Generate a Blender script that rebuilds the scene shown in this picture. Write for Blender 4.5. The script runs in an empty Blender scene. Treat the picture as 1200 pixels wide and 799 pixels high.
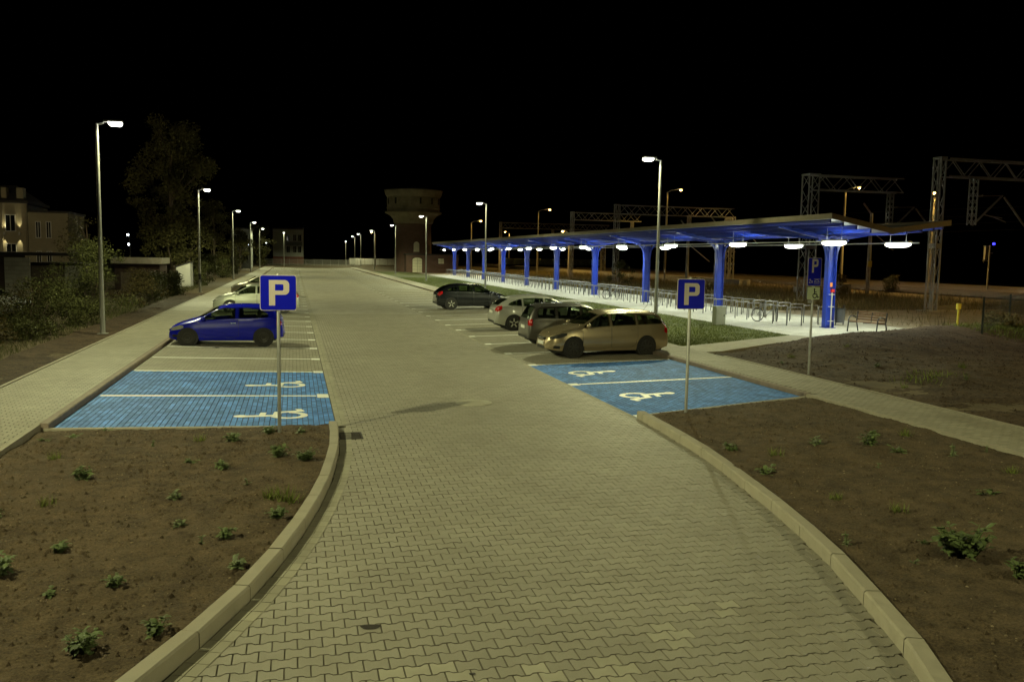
import bpy, bmesh, math, random
import numpy as np
from mathutils import Vector, Matrix
random.seed(7)
rng = np.random.default_rng(7)
S = bpy.context.scene
C = S.collection
PI = math.pi

# ---------------------------------------------------------------- camera
cam_d = bpy.data.cameras.new('camera'); cam = bpy.data.objects.new('camera', cam_d); C.objects.link(cam)
cam_d.sensor_width = 36.0; cam_d.lens = 30.0; cam_d.clip_start = 0.1; cam_d.clip_end = 3000
r_, u_, f_ = (0.96914986, -0.24585955, 0.01736745), (0.00748498, 0.09979005, 0.99498036), (0.24635852, 0.96415509, -0.09855177)
cam.matrix_world = Matrix(((r_[0], u_[0], -f_[0], 0.0), (r_[1], u_[1], -f_[1], 0.0), (r_[2], u_[2], -f_[2], 3.2), (0, 0, 0, 1)))
S.camera = cam

# ---------------------------------------------------------------- night sky
W = bpy.data.worlds.new('World'); S.world = W; W.use_nodes = True
wn = W.node_tree
bg = wn.nodes['Background']
sky = wn.nodes.new('ShaderNodeTexSky'); sky.sky_type = 'NISHITA'; sky.sun_disc = False
sky.sun_elevation = math.radians(-8); sky.sun_rotation = math.radians(120)
wn.links.new(sky.outputs[0], bg.inputs[0]); bg.inputs[1].default_value = 0.05

S.view_settings.view_transform = 'Standard'; S.view_settings.look = 'None'
S.view_settings.exposure = 0.0; S.view_settings.gamma = 1.0
S.render.engine = 'CYCLES'
S.cycles.use_denoising = True
S.cycles.max_bounces = 5; S.cycles.diffuse_bounces = 3; S.cycles.glossy_bounces = 3; S.cycles.transmission_bounces = 3
S.cycles.sample_clamp_indirect = 4.0; S.cycles.sample_clamp_direct = 12.0
S.cycles.use_light_tree = True

LED = (0.96, 0.98, 0.52)          # parking lamps: greenish-yellow white in the photograph's white balance
TUBE = (0.90, 1.0, 0.74)         # canopy tubes
SODIUM = (1.0, 0.64, 0.15)
P_LAMP, P_TUBE, P_SOD = 6200.0, 150.0, 6000.0

# ---------------------------------------------------------------- materials
MATS = {}
def mat(name, col, rough=0.7, metal=0.0, var=0.0, vscale=3.0, bump=0.0, bscale=40.0, island=0.0, coat=0.0, emit=None, estr=0.0, spec=0.5, dirt=None, dscale=1.2, damt=0.0, grain=0.0, gscale=45):
    if name in MATS: return MATS[name]
    m = bpy.data.materials.new(name); m.use_nodes = True; MATS[name] = m
    nt = m.node_tree; N = nt.nodes; Lk = nt.links; b = N['Principled BSDF']
    b.inputs['Roughness'].default_value = rough; b.inputs['Metallic'].default_value = metal
    b.inputs['Coat Weight'].default_value = coat; b.inputs['Coat Roughness'].default_value = 0.06
    b.inputs['Specular IOR Level'].default_value = spec
    geo = N.new('ShaderNodeNewGeometry')
    grain_ = grain
    rgb = N.new('ShaderNodeRGB'); rgb.outputs[0].default_value = (*col, 1); cur = rgb.outputs[0]
    def value_mul(cur, fac_socket, lo, hi):
        mr = N.new('ShaderNodeMapRange'); mr.inputs[3].default_value = lo; mr.inputs[4].default_value = hi
        Lk.new(fac_socket, mr.inputs[0])
        hs = N.new('ShaderNodeHueSaturation'); Lk.new(mr.outputs[0], hs.inputs['Value']); Lk.new(cur, hs.inputs['Color']); return hs.outputs[0]
    if island:
        oi = N.new('ShaderNodeObjectInfo'); ad = N.new('ShaderNodeMath'); ad.operation = 'ADD'
        Lk.new(oi.outputs['Random'], ad.inputs[0]); Lk.new(geo.outputs['Random Per Island'], ad.inputs[1])
        fr = N.new('ShaderNodeMath'); fr.operation = 'FRACT'; Lk.new(ad.outputs[0], fr.inputs[0])
        cur = value_mul(cur, fr.outputs[0], 1 - island, 1 + island)
    if var:
        tx = N.new('ShaderNodeTexNoise'); tx.inputs['Scale'].default_value = vscale; tx.inputs['Detail'].default_value = 6; tx.inputs['Roughness'].default_value = 0.62
        Lk.new(geo.outputs['Position'], tx.inputs['Vector'])
        mr0 = N.new('ShaderNodeMapRange'); mr0.inputs[1].default_value = 0.3; mr0.inputs[2].default_value = 0.7; Lk.new(tx.outputs[0], mr0.inputs[0])
        cur = value_mul(cur, mr0.outputs[0], 1 - var, 1 + var)
    if dirt:
        tx = N.new('ShaderNodeTexNoise'); tx.inputs['Scale'].default_value = dscale; tx.inputs['Detail'].default_value = 7; tx.inputs['Roughness'].default_value = 0.7
        Lk.new(geo.outputs['Position'], tx.inputs['Vector'])
        mr0 = N.new('ShaderNodeMapRange'); mr0.inputs[1].default_value = 0.48; mr0.inputs[2].default_value = 0.72; mr0.inputs[4].default_value = damt; Lk.new(tx.outputs[0], mr0.inputs[0])
        mx = N.new('ShaderNodeMixRGB'); mx.inputs[2].default_value = (*dirt, 1); Lk.new(mr0.outputs[0], mx.inputs[0]); Lk.new(cur, mx.inputs[1]); cur = mx.outputs[0]
    if grain_:
        tx = N.new('ShaderNodeTexNoise'); tx.inputs['Scale'].default_value = gscale; tx.inputs['Detail'].default_value = 4; tx.inputs['Roughness'].default_value = 0.8
        Lk.new(geo.outputs['Position'], tx.inputs['Vector'])
        mr0 = N.new('ShaderNodeMapRange'); mr0.inputs[1].default_value = 0.32; mr0.inputs[2].default_value = 0.68; Lk.new(tx.outputs[0], mr0.inputs[0])
        cur = value_mul(cur, mr0.outputs[0], 1 - grain_, 1 + grain_)
    Lk.new(cur, b.inputs['Base Color'])
    if bump:
        tx = N.new('ShaderNodeTexNoise'); tx.inputs['Scale'].default_value = bscale; tx.inputs['Detail'].default_value = 5
        Lk.new(geo.outputs['Position'], tx.inputs['Vector'])
        bp = N.new('ShaderNodeBump'); bp.inputs['Strength'].default_value = bump; bp.inputs['Distance'].default_value = 0.02
        Lk.new(tx.outputs[0], bp.inputs['Height']); Lk.new(bp.outputs[0], b.inputs['Normal'])
    if emit:
        b.inputs['Emission Color'].default_value = (*emit, 1); b.inputs['Emission Strength'].default_value = estr
        m.cycles.emission_sampling = 'NONE'
    return m

def brick_mat(name, col, bw, bh, mortar, mcol, offset=0.5, rough=0.75, vert=None, tone=0.12, spec=0.5):
    """paving / masonry too far away to pick its pieces apart: brick pattern with bump."""
    m = bpy.data.materials.new(name); m.use_nodes = True; MATS[name] = m
    nt = m.node_tree; N = nt.nodes; Lk = nt.links; b = N['Principled BSDF']; b.inputs['Roughness'].default_value = rough
    b.inputs['Specular IOR Level'].default_value = spec
    geo = N.new('ShaderNodeNewGeometry'); vec = geo.outputs['Position']
    if vert:                                     # walls: (angle or x+y, z)
        sp = N.new('ShaderNodeSeparateXYZ'); Lk.new(vec, sp.inputs[0]); cb = N.new('ShaderNodeCombineXYZ')
        ad = N.new('ShaderNodeMath'); ad.operation = 'ADD'; Lk.new(sp.outputs[0], ad.inputs[0]); Lk.new(sp.outputs[1], ad.inputs[1])
        Lk.new(ad.outputs[0], cb.inputs[0]); Lk.new(sp.outputs[2], cb.inputs[1]); vec = cb.outputs[0]
    br = N.new('ShaderNodeTexBrick'); br.inputs['Scale'].default_value = 1.0; br.offset = offset
    br.inputs['Brick Width'].default_value = bw; br.inputs['Row Height'].default_value = bh; br.inputs['Mortar Size'].default_value = mortar
    br.inputs['Color1'].default_value = (*[c * (1 - tone) for c in col], 1); br.inputs['Color2'].default_value = (*[c * (1 + tone) for c in col], 1)
    br.inputs['Mortar'].default_value = (*mcol, 1); Lk.new(vec, br.inputs['Vector'])
    tx = N.new('ShaderNodeTexNoise'); tx.inputs['Scale'].default_value = 0.6; tx.inputs['Detail'].default_value = 8; tx.inputs['Roughness'].default_value = 0.65; Lk.new(geo.outputs['Position'], tx.inputs['Vector'])
    mr = N.new('ShaderNodeMapRange'); mr.inputs[1].default_value = 0.3; mr.inputs[2].default_value = 0.7; mr.inputs[3].default_value = 0.82; mr.inputs[4].default_value = 1.15; Lk.new(tx.outputs[0], mr.inputs[0])
    hs = N.new('ShaderNodeHueSaturation'); Lk.new(mr.outputs[0], hs.inputs['Value']); Lk.new(br.outputs[0], hs.inputs['Color']); Lk.new(hs.outputs[0], b.inputs['Base Color'])
    bp = N.new('ShaderNodeBump'); bp.inputs['Strength'].default_value = 0.4; bp.inputs['Distance'].default_value = 0.01; bp.invert = True
    Lk.new(br.outputs['Fac'], bp.inputs['Height']); Lk.new(bp.outputs[0], b.inputs['Normal'])
    return m

M = dict(
 paver=mat('paver', (0.285, 0.264, 0.213), 0.64, var=0.09, vscale=0.45, island=0.07, grain=.10, gscale=70, bump=0.25, bscale=160, dirt=(0.16, 0.135, 0.10), dscale=0.7, damt=0.35, spec=0.4),
 paver_pale=mat('paver_pale', (0.345, 0.322, 0.25), 0.72, var=0.1, island=0.05, bump=0.25, bscale=160),
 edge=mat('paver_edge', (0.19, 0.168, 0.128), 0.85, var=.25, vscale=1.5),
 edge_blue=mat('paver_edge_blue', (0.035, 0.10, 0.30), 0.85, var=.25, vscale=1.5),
 joint=mat('joint_sand', (0.085, 0.07, 0.05), 0.95, bump=0.3, bscale=120),
 bay=mat('bay_paver', (0.25, 0.232, 0.182), 0.75, var=0.12, vscale=0.8, island=0.12, bump=0.2, bscale=160),
 blue=mat('blue_paver', (0.085, 0.235, 0.62), 0.8, spec=.2, var=0.28, vscale=2.2, island=0.22, bump=0.25, bscale=150, dirt=(0.03, 0.095, 0.36), dscale=0.9, damt=0.6),
 walk=mat('walk_paver', (0.285, 0.265, 0.20), 0.75, var=0.13, vscale=0.9, island=0.12, bump=0.2, bscale=160),
 kerb=mat('kerb_concrete', (0.305, 0.275, 0.21), 0.8, var=0.14, vscale=5, bump=0.3, bscale=90, island=0.05, dirt=(0.2, 0.16, 0.11), dscale=2.5, damt=0.4),
 kerb_dark=mat('kerb_brown', (0.21, 0.165, 0.13), 0.85, var=0.14, vscale=5, bump=0.3, bscale=90, island=0.06),
 paint=mat('road_paint', (0.84, 0.85, 0.80), 0.6, var=0.06, vscale=6, dirt=(0.6, 0.58, 0.52), dscale=9, damt=0.3),
 soil=mat('soil', (0.088, 0.063, 0.037), 0.95, var=0.34, vscale=3.5, bump=0.9, bscale=55, dirt=(0.045, 0.032, 0.020), dscale=1.6, damt=0.75, spec=0.2, grain=.5, gscale=38),
 soil_dark=mat('soil_dark', (0.066, 0.045, 0.028), 0.95, var=0.34, vscale=2.0, bump=0.9, bscale=40, dirt=(0.026, 0.017, 0.011), dscale=0.9, damt=0.8, spec=0.2, grain=.5, gscale=16),
 stone=mat('pebble', (0.16, 0.12, 0.072), 0.9, island=0.5),
 gravel=mat('gravel', (0.32, 0.27, 0.19), 0.95, var=0.3, vscale=1.2, bump=0.8, bscale=30),
 ground=mat('ground_earth', (0.11, 0.085, 0.05), 0.95, var=0.35, vscale=0.8, bump=0.7, bscale=14, spec=0.2),
 ballast=mat('ballast', (0.20, 0.14, 0.085), 0.95, var=0.35, vscale=2, bump=0.9, bscale=9),
 lawn=mat('lawn_soil', (0.095, 0.115, 0.035), 0.95, var=0.3, vscale=2.5, bump=0.6, bscale=40),
 grass=mat('grass_blade', (0.135, 0.165, 0.035), 0.7, island=0.4, spec=0.2),
 drygrass=mat('dry_grass', (0.17, 0.14, 0.06), 0.8, island=0.45, spec=0.2),
 leaf=mat('leaf', (0.085, 0.115, 0.038), 0.6, island=0.35, spec=0.3),
 leaf_pale=mat('leaf_pale', (0.11, 0.135, 0.06), 0.6, island=0.35, spec=0.3),
 shrub=mat('shrub_leaf', (0.062, 0.066, 0.020), 0.7, island=0.5, spec=0.2),
 shrub_red=mat('shrub_leaf_brown', (0.072, 0.056, 0.02), 0.7, island=0.5, spec=0.2),
 tree=mat('tree_leaf', (0.085, 0.080, 0.028), 0.75, island=0.5, spec=0.2),
 bark=mat('bark', (0.10, 0.075, 0.05), 0.9, var=0.3, vscale=8, bump=0.6, bscale=20),
 galv=mat('galvanised', (0.40, 0.40, 0.38), 0.42, 0.75, var=0.12, vscale=9),
 galv_d=mat('galvanised_dull', (0.34, 0.34, 0.32), 0.55, 0.5, var=0.15, vscale=9),
 pole=mat('pole_paint', (0.34, 0.34, 0.31), 0.5, 0.3, var=0.08, vscale=6),
 band=mat('black_band', (0.02, 0.02, 0.02), 0.6),
 blue_steel=mat('blue_steel', (0.014, 0.045, 0.40), 0.4, 0.0, var=0.15, vscale=3, coat=0.2),
 blue_dark=mat('blue_steel_dark', (0.012, 0.028, 0.33), 0.42, 0.0, var=0.1, vscale=4),
 roof=mat('roof_sheet', (0.25, 0.215, 0.155), 0.7, 0.1, var=0.1, vscale=3),
 roof_under=mat('roof_underside', (0.42, 0.45, 0.52), 0.5, 0.3),
 hoop=mat('hoop_steel', (0.22, 0.22, 0.22), 0.4, 0.7),
 conduit=mat('conduit', (0.62, 0.62, 0.58), 0.5, 0.3),
 sign_blue=mat('sign_blue', (0.002, 0.005, 0.40), 0.55, spec=.15, var=0.04),
 sign_back=mat('sign_back', (0.35, 0.35, 0.34), 0.5, 0.6),
 sign_white=mat('sign_white', (0.46, 0.40, 0.36), 0.55),
 sign_plate=mat('sign_plate', (0.55, 0.62, 0.40), 0.55),
 black=mat('matt_black', (0.012, 0.012, 0.012), 0.7),
 rubber=mat('rubber', (0.02, 0.019, 0.017), 0.8),
 iron=mat('cast_iron', (0.045, 0.038, 0.03), 0.6, 0.5, bump=0.3, bscale=60),
 wood=mat('bench_wood', (0.13, 0.07, 0.035), 0.55, var=0.2, vscale=12),
 frame=mat('bench_frame', (0.05, 0.055, 0.065), 0.4, 0.6),
 cabinet=mat('cabinet_grey', (0.42, 0.45, 0.36), 0.6, var=0.06),
 yellow=mat('yellow_post', (0.62, 0.50, 0.04), 0.5),
 red=mat('red_box', (0.55, 0.02, 0.015), 0.5),
 orange=mat('orange_sticker', (0.7, 0.22, 0.05), 0.5),
 green_mesh=mat('dark_fence', (0.012, 0.02, 0.014), 0.6),
 mast=mat('mast_steel', (0.30, 0.29, 0.27), 0.6, 0.3, var=0.15, vscale=5),
 concrete=mat('pole_concrete', (0.34, 0.31, 0.25), 0.85, var=0.15, vscale=4),
 rail=mat('rail_steel', (0.35, 0.28, 0.2), 0.35, 0.9),
 sleeper=mat('sleeper', (0.16, 0.13, 0.10), 0.9),
 white_wall=mat('white_wall', (0.55, 0.54, 0.50), 0.8, var=0.12, vscale=2),
 cream=mat('cream_render', (0.27, 0.235, 0.155), 0.85, var=0.1, vscale=1.5),
 cmu=mat('concrete_block', (0.36, 0.34, 0.30), 0.9, island=0.14, var=0.1),
 plank=mat('grey_plank', (0.15, 0.13, 0.10), 0.85, island=0.2),
 brown_panel=mat('brown_panel', (0.16, 0.12, 0.095), 0.8, var=0.12, vscale=3),
 dark_roof=mat('dark_roof', (0.035, 0.03, 0.028), 0.8),
 dark_brick=mat('dark_wall', (0.07, 0.045, 0.035), 0.9, var=0.2, vscale=2),
 glass=mat('dark_glass', (0.012, 0.014, 0.015), 0.06, 0.0, spec=0.6),
 pale_render=mat('pale_render', (0.40, 0.42, 0.40), 0.85, var=0.1, vscale=1),
 tank=mat('tank_render', (0.21, 0.18, 0.125), 0.9, var=0.22, vscale=0.8, dirt=(0.10, 0.085, 0.06), dscale=0.9, damt=0.6),
 window_board=mat('window_board', (0.62, 0.60, 0.45), 0.7, var=0.1, vscale=3),
 led=mat('led_panel', (1, 1, 1), 0.5, emit=(1.0, 1.0, 0.86), estr=60.0),
 tube=mat('lit_tube', (1, 1, 1), 0.5, emit=(0.95, 1.0, 0.86), estr=40.0),
 sodium=mat('sodium_lens', (1, 1, 1), 0.5, emit=(1.0, 0.62, 0.16), estr=26.0),
 blue_led=mat('blue_signal', (0.1, 0.1, 1), 0.5, emit=(0.03, 0.03, 1.0), estr=4.0),
 white_led=mat('far_lamp', (1, 1, 1), 0.5, emit=(0.85, 0.95, 1.0), estr=10.0),
)
BRK = brick_mat('tower_brick', (0.13, 0.066, 0.05), 0.27, 0.085, 0.012, (0.10, 0.075, 0.06), vert=1, rough=0.9)
M['pave_far'] = brick_mat('driveway_far', (0.325, 0.30, 0.242), 0.2, 0.163, 0.004, (0.2, 0.17, 0.125), spec=0.4, rough=.62)
M['bay_far'] = brick_mat('bay_far', (0.27, 0.25, 0.195), 0.2, 0.1, 0.005, (0.18, 0.155, 0.11))
M['walk_far'] = brick_mat('walk_far', (0.295, 0.275, 0.207), 0.2, 0.1, 0.005, (0.22, 0.19, 0.14))
M['canopy_pave'] = brick_mat('canopy_paving', (0.46, 0.45, 0.40), 0.2, 0.1, 0.004, (0.30, 0.285, 0.24))

# ---------------------------------------------------------------- mesh helpers
class MB:
    def __init__(s): s.v = []; s.f = []; s.mi = []; s.cur = 0
    def add(s, vs, fs, mi=None):
        o = len(s.v); s.v += [tuple(p) for p in vs]; s.f += [tuple(o + i for i in f) for f in fs]; s.mi += [s.cur if mi is None else mi] * len(fs); return s
    def box(s, a, b, mi=None):
        (x0, y0, z0), (x1, y1, z1) = a, b
        return s.add([(x0, y0, z0), (x1, y0, z0), (x1, y1, z0), (x0, y1, z0), (x0, y0, z1), (x1, y0, z1), (x1, y1, z1), (x0, y1, z1)],
                     [(0, 3, 2, 1), (4, 5, 6, 7), (0, 1, 5, 4), (1, 2, 6, 5), (2, 3, 7, 6), (3, 0, 4, 7)], mi)
    def cbox(s, c, d, mi=None): return s.box([c[i] - d[i] / 2 for i in range(3)], [c[i] + d[i] / 2 for i in range(3)], mi)
    def bar(s, p, q, w, h=None, up=(0, 0, 1), mi=None):
        h = h or w; p = Vector(p); q = Vector(q); d = (q - p).normalized(); up = Vector(up)
        if abs(d.dot(up)) > 0.98: up = Vector((0, 1, 0))
        sx = d.cross(up).normalized() * w / 2; sy = sx.cross(d).normalized() * h / 2
        vs = [p - sx - sy, p + sx - sy, p + sx + sy, p - sx + sy, q - sx - sy, q + sx - sy, q + sx + sy, q - sx + sy]
        return s.add(vs, [(0, 3, 2, 1), (4, 5, 6, 7), (0, 1, 5, 4), (1, 2, 6, 5), (2, 3, 7, 6), (3, 0, 4, 7)], mi)
    def tube(s, path, r, n=8, mi=None, cap=True):
        path = [Vector(p) for p in path]; k = len(path); rr = r if isinstance(r, (list, tuple)) else [r] * k
        vs = []; prev = None
        for i, p in enumerate(path):
            d = (path[min(i + 1, k - 1)] - path[max(i - 1, 0)]).normalized()
            a = prev if prev is not None else (Vector((0, 0, 1)) if abs(d.z) < 0.9 else Vector((1, 0, 0)))
            a = (a - d * a.dot(d)).normalized(); prev = a; b = d.cross(a)
            for j in range(n):
                t = 2 * PI * j / n; vs.append(p + (a * math.cos(t) + b * math.sin(t)) * rr[i])
        fs = [(i * n + j, i * n + (j + 1) % n, (i + 1) * n + (j + 1) % n, (i + 1) * n + j) for i in range(k - 1) for j in range(n)]
        if cap: fs += [tuple(range(n - 1, -1, -1)), tuple((k - 1) * n + j for j in range(n))]
        return s.add(vs, fs, mi)
    def lathe(s, prof, n=24, axis='z', c=(0, 0, 0), mi=None, cap=True):
        vs = []
        for r, h in prof:
            for j in range(n):
                t = 2 * PI * j / n; x, y = r * math.cos(t), r * math.sin(t)
                vs.append((c[0] + x, c[1] + y, c[2] + h) if axis == 'z' else (c[0] + x, c[1] + h, c[2] - y))
        k = len(prof)
        fs = [(i * n + j, i * n + (j + 1) % n, (i + 1) * n + (j + 1) % n, (i + 1) * n + j) for i in range(k - 1) for j in range(n)]
        if cap: fs += [tuple(range(n - 1, -1, -1)), tuple((k - 1) * n + j for j in range(n))]
        return s.add(vs, fs, mi)
    def poly(s, pts, z0, z1, mi=None):
        """vertical prism from a plan polygon (ccw)"""
        n = len(pts)
        vs = [(x, y, z0) for x, y in pts] + [(x, y, z1) for x, y in pts]
        return s.add(vs, [tuple(range(n - 1, -1, -1)), tuple(range(n, 2 * n))] + [(i, (i + 1) % n, n + (i + 1) % n, n + i) for i in range(n)], mi)
    def grid(s, xs, ys, zf, mi=None):
        nx, ny = len(xs), len(ys)
        vs = [(x, y, zf(x, y)) for y in ys for x in xs]
        return s.add(vs, [(j * nx + i, j * nx + i + 1, (j + 1) * nx + i + 1, (j + 1) * nx + i) for j in range(ny - 1) for i in range(nx - 1)], mi)
    def mesh(s, name, mats, smooth=False, angle=None):
        me = bpy.data.meshes.new(name); me.from_pydata(s.v, [], s.f)
        if not isinstance(mats, (list, tuple)): mats = [mats]
        for m in mats: me.materials.append(m)
        if len(mats) > 1: me.polygons.foreach_set('material_index', s.mi)
        if smooth:
            me.shade_smooth()
            if angle: me.set_sharp_from_angle(angle=math.radians(angle))
        me.update(); return me
    def build(s, name, mats, parent=None, smooth=False, angle=None, loc=None, rot=None, **tags):
        return place(name, s.mesh(name, mats, smooth, angle), parent, loc, rot, **tags)

def place(name, me, parent=None, loc=None, rot=None, label=None, cat=None, group=None, kind=None):
    o = bpy.data.objects.new(name, me); C.objects.link(o)
    if parent: o.parent = parent
    if loc: o.location = loc
    if rot: o.rotation_euler = rot
    return tag(o, label, cat, group, kind)
def tag(o, label=None, cat=None, group=None, kind=None):
    if label: o['label'] = label
    if cat: o['category'] = cat
    if group: o['group'] = group
    if kind: o['kind'] = kind
    return o
def empty(name, loc=(0, 0, 0), rz=0.0, label=None, cat=None, group=None, kind=None):
    o = bpy.data.objects.new(name, None); C.objects.link(o); o.location = loc; o.rotation_euler = (0, 0, rz); o.empty_display_size = 0.2
    return tag(o, label, cat, group, kind)
def copy_tree(o, parent=None):
    c = o.copy(); C.objects.link(c)
    if parent: c.parent = parent
    for ch in list(o.children): copy_tree(ch, c)
    return c
def lamp(name, kind, parent, loc, power, color, rot=(0, 0, 0), **kw):
    d = bpy.data.lights.new(name, kind); d.energy = power; d.color = color
    throw = kw.pop('throw', False)
    for k, v in kw.items(): setattr(d, k, v)
    if throw:                                   # street optics: throws more light sideways than straight down
        d.use_nodes = True; nt = d.node_tree; N = nt.nodes; em = N['Emission']
        tc = N.new('ShaderNodeTexCoord'); sp = N.new('ShaderNodeSeparateXYZ'); nt.links.new(tc.outputs['Normal'], sp.inputs[0])
        ab = N.new('ShaderNodeMath'); ab.operation = 'ABSOLUTE'; nt.links.new(sp.outputs[2], ab.inputs[0])
        pw = N.new('ShaderNodeMath'); pw.operation = 'POWER'; pw.inputs[1].default_value = -1.8; nt.links.new(ab.outputs[0], pw.inputs[0])
        ml = N.new('ShaderNodeMath'); ml.operation = 'MULTIPLY'; ml.inputs[1].default_value = .30; nt.links.new(pw.outputs[0], ml.inputs[0])
        mn = N.new('ShaderNodeMath'); mn.operation = 'MINIMUM'; mn.inputs[1].default_value = 1.5; nt.links.new(ml.outputs[0], mn.inputs[0])
        mr = N.new('ShaderNodeMapRange'); mr.interpolation_type = 'SMOOTHSTEP'; mr.inputs[1].default_value = .11; mr.inputs[2].default_value = .48; nt.links.new(ab.outputs[0], mr.inputs[0])
        m2 = N.new('ShaderNodeMath'); m2.operation = 'MULTIPLY'; nt.links.new(mn.outputs[0], m2.inputs[0]); nt.links.new(mr.outputs[0], m2.inputs[1]); 
        hs = N.new('ShaderNodeMapRange'); hs.interpolation_type = 'SMOOTHSTEP'; hs.inputs[1].default_value = -.75; hs.inputs[2].default_value = -.05; hs.inputs[3].default_value = .10   # little light thrown behind the lamp
        nt.links.new(sp.outputs[0], hs.inputs[0]); m3 = N.new('ShaderNodeMath'); m3.operation = 'MULTIPLY'
        nt.links.new(m2.outputs[0], m3.inputs[0]); nt.links.new(hs.outputs[0], m3.inputs[1]); nt.links.new(m3.outputs[0], em.inputs['Strength'])
    o = bpy.data.objects.new(name, d); C.objects.link(o); o.parent = parent; o.location = loc; o.rotation_euler = rot; return o
def vnoise(x, y, s=1.0, seed=0):
    x = x * s + seed * 17.3; y = y * s + seed * 9.1
    return (math.sin(1.7 * x + 2.3 * math.sin(0.9 * y + seed)) + math.sin(2.1 * y - 1.3 * math.sin(1.4 * x)) + 0.6 * math.sin(3.9 * x + 1.1) * math.sin(4.3 * y + 0.7)) / 2.6
def sm(a, b, x):
    t = min(1.0, max(0.0, (x - a) / (b - a))); return t * t * (3 - 2 * t)
def pl(tab, x):
    if x <= tab[0][0]: return tab[0][1]
    for (a, p), (b, q) in zip(tab, tab[1:]):
        if x <= b: return p + (q - p) * (x - a) / (b - a)
    return tab[-1][1]
# ================================================================ THE SETTING
Y_END = 186.0
# kerb lines (plan), as functions y -> x
KL = [(3.0, -3.9), (4.2, -2.6), (5.3, -1.68), (6.0, -1.24), (6.52, -.98), (7.28, -.67), (7.83, -0.46), (8.59, -0.22), (9.55, 0.03), (10.7, 0.27), (12.1, 0.50), (13.7, 0.67), (15.14, 0.74), (15.9, 0.74)]
KR = [(3.0, 3.45), (4.2, 4.08), (5.28, 4.68), (6.5, 5.1), (7.72, 5.49), (9.08, 5.83), (10.27, 6.05), (12.2, 6.39), (14.01, 6.56), (15.9, 6.68)]
def gz_left(x): return 0.12 * (0.74 - x) / 4.8
def gz_right(x): return 0.12 * (x - 6.68) / 4.55

# ground: one sheet to the horizon, sunk under the paving
xs = [-600, -300, -150, -90, -60, -45, -35, -28, -22, -18, -15, -12, -10, -8.5, -7.4, -6.6, -6.1, -5.9, 12.85, 13.0, 14, 16, 18, 20.5, 23, 26, 28, 30, 33, 36, 40, 45, 50, 56, 62, 70, 80, 95, 120, 160, 250, 400, 700]
ys = [-60, -20, 0, 3, 8, 12, 16, 20, 25, 30, 35, 40, 46, 52, 60, 68, 76, 85, 95, 105, 115, 125, 135, 150, 165, 180, 186, 187, 200, 215, 230, 260, 320, 420, 600, 900]
def ground_z(x, y):
    if -5.95 < x < 12.95 and y < 186.5: return -0.25
    if 13.5 < x < 27 and 20 < y < 140: return 0.1
    return 0.17 + (0.03 * vnoise(x, y, 0.4) if abs(x) < 100 else 0) + (0.12 * vnoise(x, y, 0.15, 3) if x > 28 else 0) + (0.5 * sm(-9, -16, x))*0
MB().grid(xs, ys, ground_z).build('ground', M['ground'], smooth=True, kind='structure')

# ---- driveway
drive = empty('driveway', kind='structure')
MB().grid([-4.6, 7.0], [2.0, 46.2], lambda x, y: -0.016).build('joint_bed', M['joint'], drive)
MB().grid([0.74, 6.68], [45.9, Y_END], lambda x, y: -0.003).build('far_paving', M['pave_far'], drive)
MB().grid([-6.0, 13.0], [Y_END, 213.0], lambda x, y: 0.04).build('far_crossing', M['pave_far'], drive)
LX, LY, A, g = 0.2, 0.163, 0.0135, 0.0019
def paver_outline(sh):
    """double-T interlocking stone, ccw, inset by sh"""
    hx = LX / 2 - sh; top = LY / 2 - sh
    P = [(-hx, top + A), (-0.065, top + A), (-0.035, top - A), (0.035, top - A), (0.065, top + A), (hx, top + A)]
    return [(x, -y) for x, y in P] + [(x, y) for x, y in reversed(P)]
def paver_geo():
    o = paver_outline(g); i = paver_outline(g + 0.0048); n = len(o)
    vs = [(x, y, -0.013) for x, y in o] + [(x, y, 0.0) for x, y in i]
    fs = [(k, (k + 1) % n, n + (k + 1) % n, n + k) for k in range(n)]
    # dumbbell top split into convex pieces (0..5 bottom edge, 6..11 top edge reversed)
    fs += [(n + 0, n + 1, n + 10, n + 11), (n + 1, n + 2, n + 9, n + 10), (n + 2, n + 3, n + 8, n + 9), (n + 3, n + 4, n + 7, n + 8), (n + 4, n + 5, n + 6, n + 7)]
    return vs, fs
pv, pf = paver_geo()
spots = []
nrow = int((46.1 - 3.2) / LY)
for r in range(nrow):
    y = 3.2 + r * LY
    xl, xr = pl(KL, y) + (0.05 if y < 15.9 else 0.2), pl(KR, y) + 0.06
    if y > 15.9: xl, xr = 0.74 + 0.16, 6.68 - 0.02
    k0 = math.ceil((xl - (0.1 if r % 2 else 0)) / LX); 
    k1 = math.floor((xr - (0.1 if r % 2 else 0)) / LX)
    for k in range(k0, k1 + 1): spots.append((k * LX + (0.1 if r % 2 else 0), y))
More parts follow.
